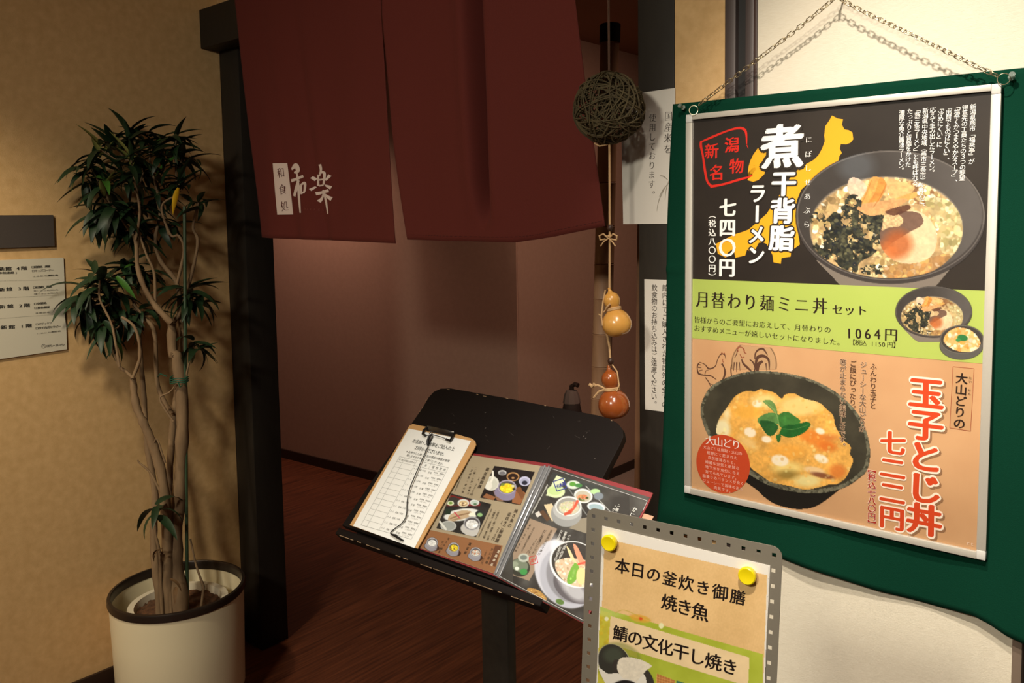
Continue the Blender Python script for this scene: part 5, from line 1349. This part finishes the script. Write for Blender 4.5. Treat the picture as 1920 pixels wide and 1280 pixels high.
MB().tube(wz([(735, 1003), (743, 1006), (752, 1012), (758, 1015)], [.003, .004, .005, .004]), [0.0015, 0.0030, 0.0026, 0.0015], 8).build('cord_end_clip', mat('black rubber cord', (18, 18, 20), 0.5), tc_, 40)

# ---- open menu book
t = thing('menu_book', 'open menu book with food pictures resting on the slanted board', 'menu', plane=PM)
pts = PM.pxs([(868, 846), (1028, 868), (1223.5, 923), (1216, 942), (1095, 1169), (926, 1079), (780, 1026)])
me = plate_mesh('cover', [pts], -0.0040, -0.0012, 0.0003); link('cover', me, mat('dark red menu cover', (128, 34, 38), 0.5), t)
M_SLV = mat('menu page grey tan', (172, 158, 132), 0.4, noise=(12, .3, (158, 142, 116)), coat=0.15)
P1 = PM.pxs([(871.8, 851), (1016, 873.5), (926.5, 1075), (780, 1024.4)])
me = plate_mesh('left_page', [P1], -0.0012, 0.0, 0.0); link('left_page', me, M_SLV, t)
M_PG2 = mat('menu page dark', (52, 48, 44), 0.35, noise=(14, .7, (92, 92, 88)), coat=0.2)
P2 = PM.pxs([(1034, 875), (1218, 932), (1092, 1166), (936, 1083)])
me = plate_mesh('right_page', [P2], -0.0012, 0.0, 0.0); link('right_page', me, M_PG2, t)
poly_face('spine_strip', PM.pxs([(1014, 873), (1035, 876), (937, 1084), (925, 1076)]), 0.0002, mat('grey plastic spine', (120, 120, 122), 0.3, coat=0.3), t)
M_SP = mat('clear plastic sleeve strip', (150, 152, 156), 0.12, metal=0.4, coat=0.6)
for (a, b_) in (((1022, 873), (930, 1076)), ((1030, 874), (937, 1080))):
    p = PM.px(*a); q = PM.px(*b_); MB().tube([(*p, 0.001), (*((p + q) / 2), 0.002), (*q, 0.001)], 0.0022, 8).build('page_rod', M_SP, t, 40)
poly_face('brown_strip', PM.pxs([(806, 993.3), (945.9 - 3, 1022.8), (926.5, 1074.6), (781, 1024)]), 0.0003, ink('brown page print', (150, 104, 68)), t)
poly_face('dark_brown_tab', PM.pxs([(929, 1022), (940, 1024), (929, 1062), (916, 1058)]), 0.0005, ink('dark tab print', (104, 66, 44)), t)
def rot(c, pts, col, a=1.0): c.put(c.P(pts) * a, col)
def pot(c, x, y, rx, ry, food, sd=1, outer=(150, 146, 158), inner=(196, 192, 200)):
    c.put(c.E(x - rx * .25, y + ry * .75, rx * 1.12, ry * .9), outer); c.put(c.P([(x - rx, y), (x + rx, y), (x + rx * .82, y + ry * 1.35), (x - rx * .9, y + ry * 1.35)]), outer); c.put(c.E(x - rx * .05, y + ry * 1.3, rx * .86, ry * .6), outer)
    c.put(c.E(x, y, rx, ry), inner); c.put(c.E(x, y + .5, rx * .87, ry * .85), (86, 82, 86)); m = c.E(x, y + ry * .15, rx * .76, ry * .66); c.put(m, food[0]); c.blobs(40, m, rx * .06, rx * .18, food, seed=sd)
# photograph 1: yellow egg rice
q1 = [(927.1, 873.4), (1002.7, 884.6), (975.9, 946.8), (900.5, 932.8)]
c = Canvas(898, 871, 1005, 949, 0.75); m = c.P(q1); c.put(m, (30, 22, 22)); c.tex(m, 20, .4, 2)
rot(c, [(905, 932), (912, 925), (930, 932), (925, 938)], (150, 100, 66)); rot(c, [(963, 924), (972, 917), (990, 926), (975, 946), (960, 942)], (150, 98, 62)); rot(c, [(966, 915), (976, 912), (984, 928), (978, 936)], (122, 78, 48)); rot(c, [(925, 921), (940, 915), (944, 940), (932, 938)], (140, 104, 80))
c.ell(921, 906, 15, 14, (222, 222, 214)); c.ell(921, 907, 12, 11, (206, 206, 194)); c.line([(924, 884), (924, 896), (919, 906)], 4, (238, 236, 226)); c.ell(917, 910, 6, 8, (232, 230, 220))
c.ell(942, 886, 8, 5, (206, 206, 206)); c.ell(942, 887, 6, 3.5, (120, 120, 124)); c.ell(962, 893.5, 12, 8.5, (196, 150, 96)); c.ell(962, 894, 9.5, 6.5, (44, 26, 18)); c.ell(962, 896, 3, 1.8, (196, 150, 100)); c.ell(984, 902, 11, 9, (200, 200, 226)); c.ell(984, 903, 8.5, 6.5, (168, 170, 196)); c.ell(984, 905, 5, 4, (40, 40, 56))
pot(c, 951, 913, 17.5, 13.5, [(232, 208, 46), (244, 224, 60), (222, 190, 40)], 4, (140, 132, 160), (176, 168, 190)); c.ell(962, 911, 3.4, 2.4, (214, 210, 170)); c.ell(964, 917, 3, 2, (60, 50, 40)); c.ell(943, 908, 3.4, 2.4, (120, 140, 60)); c.A = m * (c.A > 0); c.build('photo_print', PM, 0.0005, t)
# photograph 2: grilled fish set
q2 = [(846, 925), (921.5, 945), (892.5, 1006.8), (818.4, 990)]
c = Canvas(816, 922, 924, 1009, 0.75); m = c.P(q2); c.put(m, (44, 42, 40)); c.tex(m, 16, .4, 2)
rot(c, [(838, 932), (848, 928), (902, 944), (900, 949), (838, 949)], (120, 34, 30)); rot(c, [(838, 935), (850, 931), (862, 935), (858, 948), (838, 947)], (60, 56, 52)); c.ell(845, 943.5, 6.5, 4.5, (226, 232, 200)); c.ell(845, 943, 3.6, 2.4, (110, 150, 60)); c.ell(869, 943, 11, 7.5, (222, 226, 224)); c.ell(869, 944, 8.5, 5.5, (214, 186, 140)); c.blobs(14, c.E(869, 944, 7, 4), 1, 2, [(90, 60, 40), (232, 214, 180)], seed=2); c.ell(890, 942, 9, 6, (222, 226, 224)); c.ell(890, 943, 7, 4.5, (190, 206, 196)); c.ell(891, 945, 3, 1.8, (80, 120, 80))
c.ell(866, 965, 34, 11, (228, 230, 226), -8); rot(c, spline([(840, 975), (846, 964), (866, 957), (884, 959), (884, 968), (864, 974), (850, 977)], 5, True), (196, 172, 140)); c.line([(845, 972), (862, 966), (880, 962)], 2.5, (128, 96, 66), .7); c.line([(848, 975), (864, 971)], 1.5, (110, 78, 52), .6); c.line([(852, 960), (862, 971)], 1.8, (206, 60, 90)); rot(c, [(836, 954), (846, 954), (845, 964), (835, 965)], (38, 54, 40)); c.ell(886, 965, 7, 4.5, (238, 240, 224)); c.ell(900, 963, 8.5, 6.5, (44, 48, 48)); c.ell(900, 965, 5, 3.6, (150, 190, 130))
c.ell(841, 986, 15, 10, (190, 192, 188)); c.ell(841, 986, 12.5, 8, (160, 164, 160)); c.line([(825, 978), (836, 992)], 4, (222, 222, 214)); pot(c, 885, 981, 15.5, 13, [(226, 226, 224), (240, 240, 240), (206, 206, 206)], 8, (196, 194, 190), (170, 172, 176))
c.A = m * (c.A > 0); c.build('photo_print', PM, 0.0005, t)
for (x, y, food, sd) in ((810.5, 1016.5, [(226, 226, 222), (240, 240, 238)], 3), (851, 1026, [(232, 208, 46), (120, 90, 50), (240, 222, 70)], 4), (892, 1035, [(196, 196, 190), (206, 130, 90), (222, 222, 214)], 5)):
    c = Canvas(x - 16, y - 14, x + 18, y + 20, 0.75); c.ell(x - 1, y + 9, 14, 7, (70, 44, 34), 12); pot(c, x, y, 10.5, 9, food, sd, (150, 148, 156), (196, 196, 202)); c.build('photo_print', PM, 0.0006, t)
K_MB = ink('menu brown print', (62, 50, 40))
def mt(s, a, b_, size, st='gothic', m=K_MB, z=0.0007, P_=PM, **k): text(t, P_, s, a, b_, size, m, st, True, z=z, spx=False, **k)
mt('鶏釜飯御膳', (914, 880), (899.5, 912), 0.0098, 'brush'); mt('１、２７５円', (898, 897), (884, 927), 0.0078); mt('・ご飯・小鉢・味噌汁', (893, 876), (878, 925), 0.0062); mt('・茶碗蒸・香の物', (887, 876), (868, 922), 0.0062); mt('※炊き上がりに二十分ほどお時間を頂きます', (875, 872), (853, 921), 0.0042)
mt('焼き魚の', (967.5, 958), (956, 985), 0.0098, 'brush'); mt('釜炊きご飯御膳', (955, 964), (932.5, 1013), 0.0098, 'brush'); mt('１、２７５円', (941, 979), (925, 1010), 0.0078); mt('・釜炊きご飯・焼魚・小鉢', (936, 957), (915, 1010), 0.0062); mt('・味噌汁・茶碗蒸・香の物', (929, 957), (908, 1007), 0.0062); mt('※炊き上がりに二十分ほどお時間を頂きます', (922, 955), (898, 1006), 0.0042)
mt('白ご飯釜', (830, 1016), (824, 1034), 0.0060); mt('二十分', (822, 1015), (818, 1028), 0.0045); mt('鶏五目釜', (841, 1010), (829, 1028), 0.0052, 'gothic'); mt('鶏釜飯', (881, 1020), (873, 1036), 0.0075, 'brush'); mt('かに釜飯', (923, 1030), (913, 1054), 0.0075); mt('二十分・七八〇円', (912, 1034), (904, 1056), 0.0048)
mt('釜飯単品', (935, 1034), (922.5, 1058), 0.0068, 'bold', ink('pale tab lettering', (226, 214, 190)))
# right page: crab pot spread
Q = lambda pts: zp(4.0, 960, 860, pts)
c = Canvas(962, 884, 1180, 1160, 0.9); lim = c.P([(1036, 884), (1216, 940), (1092, 1161), (955, 1094), (940, 1083)])
sm = lim * np.clip(c.n(34, 22) * 1.6 - 0.65, 0, 1); c.put(lim, (52, 49, 46)); c.put(sm, (104, 104, 100)); c.put(lim * c.E(1080, 900, 50, 30, 20, 20) * .4, (70, 84, 84))
c.put(c.P(Q([(335, 125), (400, 150), (330, 290), (255, 275)])), (214, 226, 186)); c.ell(*Q([(330, 245)])[0], 17, 12, (206, 222, 176)); c.ell(*Q([(325, 240)])[0], 13, 8, (190, 212, 150))
c.ell(*Q([(460, 195)])[0], 13, 8, (206, 216, 206)); c.ell(*Q([(455, 190)])[0], 6, 4, (90, 150, 60)); c.ell(*Q([(500, 200)])[0], 7, 3.6, (70, 130, 70)); c.ell(*Q([(535, 278)])[0], 17.5, 13.5, (222, 224, 222), 10); c.ell(*Q([(535, 282)])[0], 14.5, 10.5, (180, 176, 160), 10)
c.blobs(26, c.E(*Q([(530, 292)])[0], 11, 6), 1.4, 3.6, [(70, 84, 40), (206, 120, 80), (110, 120, 70), (222, 140, 100)], 0.35, 5); c.line(Q([(555, 205), (740, 400)]), 1.6, (170, 172, 170)); c.line(Q([(420, 215), (560, 420)]), 2.0, (120, 122, 120)); c.ell(*Q([(625, 245)])[0], 9, 5, (170, 206, 150)); c.ell(*Q([(650, 280)])[0], 9, 7, (120, 130, 140))
c.ell(*Q([(632, 362)])[0], 17, 9, (214, 222, 226), 10); c.ell(*Q([(632, 366)])[0], 14, 6.5, (150, 172, 180), 10)
c.put(c.P(Q([(240, 345), (300, 335), (345, 430), (300, 470)])), (212, 196, 160)); c.put(c.P(Q([(172, 410), (200, 392), (240, 410), (190, 440)])), (210, 206, 200)); c.put(c.P(Q([(205, 400), (235, 385), (290, 450), (262, 470)])), (96, 70, 50)); c.put(c.P(Q([(500, 450), (560, 440), (560, 560), (430, 520)])), (140, 132, 116))
x, y = Q([(424, 355)])[0]; c.ell(x - 4, y + 14, 29, 25, (150, 152, 152)); c.ell(x - 2, y + 6, 27, 20, (176, 178, 178)); c.ell(x, y, 24.5, 18.5, (226, 228, 226)); c.ell(x, y + .6, 22, 16, (150, 150, 146)); c.ell(x + 1, y + 3, 19, 12.5, (196, 192, 172)); c.blobs(60, c.E(x, y + 3, 18, 12), 1, 2.4, [(222, 218, 200), (190, 200, 150), (206, 190, 160)], seed=8)
c.line(Q([(492, 318), (462, 372), (430, 395)]), 5, (206, 90, 66)); c.line(Q([(465, 325), (455, 370)]), 2.4, (226, 150, 120)); c.line(Q([(400, 415), (440, 400)]), 5.5, (196, 84, 62))
# insert panel
ip = Q([(130, 445), (340, 525), (130, 915), (0, 870), (-60, 835)]); c.put(c.P(ip), (158, 138, 118)); c.ell(*Q([(60, 815)])[0], 19, 17, (58, 58, 50), 15); c.ell(*Q([(60, 800)])[0], 16, 12, (120, 130, 112), 15); c.ell(*Q([(88, 742)])[0], 10.5, 8, (186, 192, 182)); c.ell(*Q([(88, 740)])[0], 6.5, 4.6, (120, 130, 124)); c.ell(*Q([(88, 847)])[0], 7, 6, (70, 150, 80)); c.ell(*Q([(38, 822)])[0], 4, 3.5, (226, 232, 222)); c.ell(*Q([(20, 790)])[0], 7, 5, (150, 160, 140))
# big pot
x, y = Q([(480, 800)])[0]
c.put(c.E(x - 30, y + 12, 46, 62, -18, 3) * .95, (206, 208, 220)); c.put(c.E(x - 14, y + 22, 52, 60, -25, 3), (176, 178, 190)); c.put(c.E(x - 6, y + 18, 48, 54, -28, 3), (140, 140, 148)); c.ell(x + 2, y + 36, 46, 34, (96, 92, 98), 24); c.put(c.E(x - 30, y - 6, 12, 46, -12, 8) * .8, (240, 242, 250)); c.put(c.E(x - 2, y + 48, 14, 24, -50, 8) * .7, (206, 208, 214))
c.ell(x - 1, y - 2, 50, 42, (230, 232, 234), 28); c.ell(x, y - 3, 47, 39, (60, 56, 52), 28); m = c.E(x + 2, y + 4, 43, 34, 28) * c.P(Q([(300, 800), (340, 760), (420, 740), (560, 760), (600, 1000), (430, 950), (330, 880)])); c.put(m, (206, 186, 158)); c.blobs(150, m, 1.2, 3.4, [(226, 210, 186), (196, 160, 126), (214, 176, 150), (236, 226, 206)], 0.35, 6)
c.put(c.P(spline(Q([(478, 778), (500, 800), (500, 850), (480, 910), (440, 940), (412, 920), (430, 850), (455, 800)]), 5, True)), (118, 168, 66)); c.blobs(7, c.P(Q([(470, 810), (485, 810), (455, 910), (430, 910)])), 2, 3, [(150, 196, 96)], 1, 2)
c.put(c.P(spline(Q([(410, 655), (440, 690), (480, 770), (500, 790), (460, 770), (430, 720)]), 4, True)), (226, 206, 160)); c.put(c.P(spline(Q([(460, 640), (490, 660), (530, 740), (552, 800), (510, 780), (480, 720)]), 4, True)), (226, 150, 120)); c.ell(*Q([(520, 880)])[0], 9, 16, (226, 206, 150)); c.line(Q([(500, 790), (560, 775)]), 4, (226, 90, 70))
c.ell(*Q([(360, 1072)])[0], 8, 5, (90, 120, 60), 20); c.put(c.P(spline(Q([(120, 970), (200, 985), (262, 1050), (220, 1060), (130, 1010)]), 4, True)), (176, 136, 76)); c.blobs(24, c.P(Q([(130, 975), (200, 990), (250, 1050), (200, 1050)])), 1, 3, [(206, 170, 100), (140, 96, 50)], .4, 3)
c.A = lim * (c.A > 0) * c.P([(1036, 880), (1180, 925), (1180, 1161), (1092, 1161), (940, 1083)]); c.build('photo_print', PM, 0.0005, t)
K_NAVY = ink('navy seal print', (58, 62, 140)); K_MW = ink('menu white lettering', (232, 232, 226)); K_RS = ink('red seal print', (200, 70, 66))
strokes('navy_seal', PM, [(Q([(312, 170), (385, 148)]), 1.8), (Q([(385, 148), (412, 218)]), 1.8), (Q([(412, 218), (338, 244)]), 1.8), (Q([(338, 244), (312, 170)]), 1.8)], 0.0007, K_NAVY, t)
text(t, PM, '旬味', Q([(352, 205)])[0], Q([(378, 192)])[0], 0.0125, K_NAVY, 'bold', z=0.0008, spx=False)
strokes('red_seal', PM, [(Q([(128, 740), (180, 725)]), 1.2), (Q([(180, 725), (196, 780)]), 1.2), (Q([(196, 780), (142, 796)]), 1.2), (Q([(142, 796), (128, 740)]), 1.2)], 0.0007, K_RS, t)
text(t, PM, '出汁', Q([(155, 762)])[0], Q([(172, 758)])[0], 0.0085, K_RS, 'bold', z=0.0008, spx=False)
mt('かに釜飯御膳', Q([(922, 380)])[0], Q([(822, 600)])[0], 0.0115, 'brush', K_MW, 0.0008); mt('・ご飯・小鉢', Q([(803, 345)])[0], Q([(770, 440)])[0], 0.0075, 'gothic', K_MW, 0.0008); mt('・かに釜', Q([(775, 355)])[0], Q([(745, 430)])[0], 0.0075, 'gothic', K_MW, 0.0008)
mt('※写真はイメージです。季節により内容が変わります', Q([(268, 196)])[0], Q([(152, 410)])[0], 0.0048, 'gothic', K_MW, 0.0008)
mt('ぐつぐつ釜に炊き上げ', Q([(432, 580)])[0], Q([(345, 775)])[0], 0.0072, 'gothic', K_MW, 0.0008); mt('蓋を開けば、お米の甘みや', Q([(403, 558)])[0], Q([(325, 760)])[0], 0.0068, 'gothic', K_MW, 0.0008); mt('かにの味わえます。', Q([(372, 545)])[0], Q([(312, 690)])[0], 0.0068, 'gothic', K_MW, 0.0008)
mt('釜飯限定出汁漬け', Q([(295, 545)])[0], Q([(205, 715)])[0], 0.0066, 'gothic', K_MB, 0.0008); mt('だし茶漬けセット', Q([(245, 545)])[0], Q([(160, 705)])[0], 0.0078, 'brush', K_MB, 0.0008); mt('１８５円', Q([(180, 610)])[0], Q([(125, 700)])[0], 0.0075, 'gothic', K_MB, 0.0008)
mt('おひつの最後はお茶漬けで', Q([(165, 520)])[0], Q([(75, 690)])[0], 0.0052, 'gothic', K_MB, 0.0008); mt('薬味・出汁・香の物', Q([(135, 500)])[0], Q([(30, 690)])[0], 0.0052, 'gothic', K_MB, 0.0008)
strokes('sleeve_line', PM, [([(1036, 879), (1214, 939)], 0.7), ([(1214, 939), (1206, 957)], 0.7), ([(936, 1080), (1094, 1163)], 0.9)], 0.0009, mat('bright sleeve edge', (200, 200, 200), 0.3), t)
# clear sleeve over the right page, and the corner of a loose page behind it
poly_face('clear_sleeve', P2, 0.0014, clear_mat('clear sleeve', 0.05, 0.12), t)
poly_face('clear_sleeve', P1, 0.0014, clear_mat('clear sleeve', 0.05, 0.12), t)
t = thing('loose_menu_sheet', 'small tan corner of a loose menu sheet sticking out behind the menu book', 'paper', plane=up(0.0018))
Pq = up(0.0018)
me = plate_mesh('sheet', [Pq.pxs([(1100, 930), (1226, 968), (1216, 986), (1095, 960)])], 0.0, 0.0006, 0.0); link('sheet', me, mat('tan loose sheet', (178, 140, 112), 0.6), t)

# ================================================================== sign stand
SO = np.array([2.2474, -0.83701, 1.2562]); SX = np.array([0.987561, 0.155224, -0.025075]); SY = np.array([0.017382, 0.050724, 0.998561])
SX /= np.linalg.norm(SX); SY -= SX * (SX @ SY); SY /= np.linalg.norm(SY)
PS = Plane(SO, SX, SY); PSp = Plane(SO + PS.N * 0.0012, SX, SY)
t = thing('sign_stand', 'grey perforated metal sign plate on a floor stand in front of the menu', 'sign', plane=PS)
M_PLT = mat('grey painted steel', (122, 115, 103), 0.5, metal=0.0, noise=(400, 0.2, (112, 106, 95)))
SWD, SHT = 0.25, 0.350
loops = [rround(0, -SHT, SWD, 0, 0.012)]
hs = 0.0023
def hole(x, y): loops.append([(x - hs, y - hs), (x - hs, y + hs), (x + hs, y + hs), (x + hs, y - hs)])
nxh = 14; nyh = 19; x0, x1 = 0.0095, SWD - 0.0095; y0, y1 = -0.0105, -SHT + 0.0105
for i in range(nxh): hole(x0 + (x1 - x0) * i / (nxh - 1), y0); hole(x0 + (x1 - x0) * i / (nxh - 1), y1)
for j in range(1, nyh - 1): hole(x0, y0 + (y1 - y0) * j / (nyh - 1)); hole(x1, y0 + (y1 - y0) * j / (nyh - 1))
me = plate_mesh('perforated_plate', loops, -0.0012, 0.0, 0.0002); link('perforated_plate', me, M_PLT, t)
Ms = PS.matrix().inverted()
def tos(p):
    q = Ms @ Vector(p); return np.array((q.x, q.y, q.z))
ctr = SO + SX * SWD / 2 - SY * 0.22 - PS.N * 0.012
MB().tube([tos(ctr + [0, 0, 0.05]), tos(ctr + [0, 0, -0.05]), tos((ctr[0], ctr[1], 0.02))], 0.011, 14).build('pole', M_PLT, t, 40)
MB().box(*sum([[SWD / 2 - 0.05, SWD / 2 + 0.05], [-0.26, -0.16], [-0.0125, -0.0014]], [])).build('mounting_bracket', M_PLT, t)
me = plate_mesh('base_plate', [rround(-0.16, -0.14, 0.16, 0.14, 0.02)], 0, 0.012, 0.001)
for v in me.vertices: v.co = Vector(tos((ctr[0] + v.co.x, ctr[1] + v.co.y, v.co.z)))
link('base_plate', me, M_PLT, t, 40)
t = thing('menu_notice', 'daily menu sheet in tan and green held on the grey sign plate by magnets', 'notice', plane=PSp)
pc = [PSp.px(1129.2, 985.5), PSp.px(1443.7, 1059.9)]
tl, tr = pc; dn = PSp.px(1118.3, 1280) - tl; dn = dn / abs(dn[1]) * 0.297
bl_, br_ = tl + dn, tr + dn
me = plate_mesh('sheet', [[tuple(tl), tuple(tr), tuple(br_), tuple(bl_)]], -0.0008, 0.0, 0.0); link('sheet', me, mat('white print paper', (238, 232, 224), 0.55), t)
ZS = lambda pts: zp(3.657, 1080, 930, pts)
c = Canvas(1116, 984, 1444, 1330, 1.1)
c.put(c.P(ZS([(184, 212), (1322, 478), (1286, 1560), (138, 1560)])), (238, 232, 224)); L = c.P(ZS([(196, 290), (1312, 540), (1276, 1500), (150, 1500)]))
c.put(L, (232, 192, 134)); fb_ = (c.n(3, 5, 2) - .5) * 10; c.C += (L * (fb_ + (c.n(60, 6) - .5) * 26))[..., None]; c.C += (L * ((np.sin(c.X * 2.1 - c.Y * .3) + np.sin(c.Y * 2.3 + c.X * .6)) * 1.6))[..., None]
gr = c.P(ZS([(160, 752), (260, 790), (1283, 1082), (1276, 1500), (130, 1500)])); c.put(gr, (176, 188, 62)); c.C += (gr * ((c.n(50, 8) - .5) * 36))[..., None]
yl = gr * c.P(ZS([(150, 780), (245, 800), (240, 1010), (420, 1070), (420, 1110), (300, 1060), (120, 1500), (120, 900)])); c.put(yl * .75, (214, 200, 70)); c.blobs(60, yl, 3, 8, [(222, 206, 66), (206, 190, 60), (226, 190, 50)], seed=3, a=.5)
c.put(gr * c.E(*ZS([(210, 790)])[0], 30, 10, 10, 6) * .7, (200, 214, 120)); lb = c.P(ZS([(238, 820), (1190, 1105), (1180, 1310), (1180, 1500), (222, 1010)])); c.put(lb * (c.P(ZS([(238, 818), (1192, 1104), (1182, 1304), (224, 1008)]))), (240, 212, 166)); c.tex(lb, 20, .03, 3)
c.put(c.E(*ZS([(440, 838)])[0], 20, 7, 12, 2) * .8, (230, 170, 60)); c.ell(*ZS([(445, 838)])[0], 3.4, 3.4, (222, 90, 40), soft=3); c.line(ZS([(270, 800), (330, 780), (430, 820), (510, 850), (470, 862), (400, 850)]), 1.2, (206, 180, 80)); c.ell(*ZS([(585, 887)])[0], 4.6, 5.4, (240, 238, 190)); c.ell(*ZS([(210, 840)])[0], 4, 4, (240, 238, 200))
# rice pot picture
b1 = c.E(*ZS([(300, 1150)])[0], 40, 34, 35, 1.2); lf = c.P(ZS([(150, 1040), (470, 1040), (520, 1500), (130, 1500)])); 
c.put(c.E(1160, 1244, 46, 40, 20, 6) * .5 * gr, (120, 130, 60)); c.put(c.E(1152, 1243, 30, 38, -28), (206, 200, 180)); c.put(c.E(1152, 1242, 28.5, 36.5, -28), (56, 54, 48)); c.put(c.E(1150, 1228, 18, 14, 0, 8) * .8, (74, 80, 66))
c.put(c.E(1188, 1265, 46, 26, 40) * (c.Y > 1236), (60, 54, 50)); c.put(c.P(spline([(1122, 1252), (1140, 1262), (1160, 1262), (1178, 1276), (1206, 1262), (1212, 1290), (1196, 1310), (1150, 1300)], 5, True)), (232, 226, 216))
rc = c.P(spline([(1159, 1240), (1168, 1232), (1184, 1232), (1206, 1238), (1222, 1248), (1212, 1256), (1200, 1270), (1192, 1278), (1178, 1276), (1166, 1268), (1158, 1256)], 6, True)); c.put(rc, (232, 222, 204)); c.tex(rc, 5, .08, 4)
c.put(c.E(1172, 1300, 34, 28), (222, 216, 206)); c.put(c.E(1172, 1301, 32, 26.5), (34, 30, 30)); c.put(c.P(ZS([(555, 1215), (680, 1262), (660, 1330), (550, 1330)])), (186, 120, 66)); c.put(c.P(ZS([(690, 1262), (780, 1290), (780, 1330), (680, 1330)])), (70, 120, 90))
for k in range(6): c.line([(1232 + k * 5, 1262 + k * 1.6), (1231 + k * 5, 1292)], 0.8, (232, 180, 110), .8); c.line([(1230, 1268 + k * 5), (1264, 1278 + k * 5)], 0.8, (232, 180, 110), .8)
c.A *= c.P(ZS([(184, 212), (1322, 478), (1286, 1560), (138, 1560)])); c.A *= (c.Y < 1328)
c.build('menu_print', PSp, 0.0003, t)
K_BRU = ink('black brush ink', (30, 18, 14))
def st_(s, a, b_, size): text(t, PSp, s, a, b_, size, K_BRU, 'brushb', z=0.0006, jit=0.05, slant=0.06)
st_('本日の釜炊き御膳', (1167, 1060.5), (1383.5, 1118.5), 30); st_('焼き魚', (1255, 1129), (1313, 1146.5), 33); st_('鯖の文化干し焼き', (1163.5, 1187), (1368.5, 1249), 32)
M_YEL = mat('yellow plastic magnet', (244, 220, 12), 0.35, coat=0.2)
for (x, y, lab) in ((1145.5, 1015, 'yellow round magnet at the upper left of the daily menu sheet'), (1403.5, 1076, 'yellow round magnet at the upper right of the daily menu sheet')):
    p = PSp.px(x, y); c0 = PSp.o + PSp.X * p[0] + PSp.Y * p[1]
    Pm = Plane(c0, SX, SY); tm = thing('round_magnet', lab, 'magnet', plane=Pm, group='yellow magnets on the sign plate')
    MB().lathe([(0, 0.0006), (0.0095, 0.0006), (0.0100, 0.0025), (0.0106, 0.0065), (0.0102, 0.0082), (0.0090, 0.0092), (0.0055, 0.0086), (0, 0.0080)], 40).build('knob', M_YEL, tm, 30)

run_text()
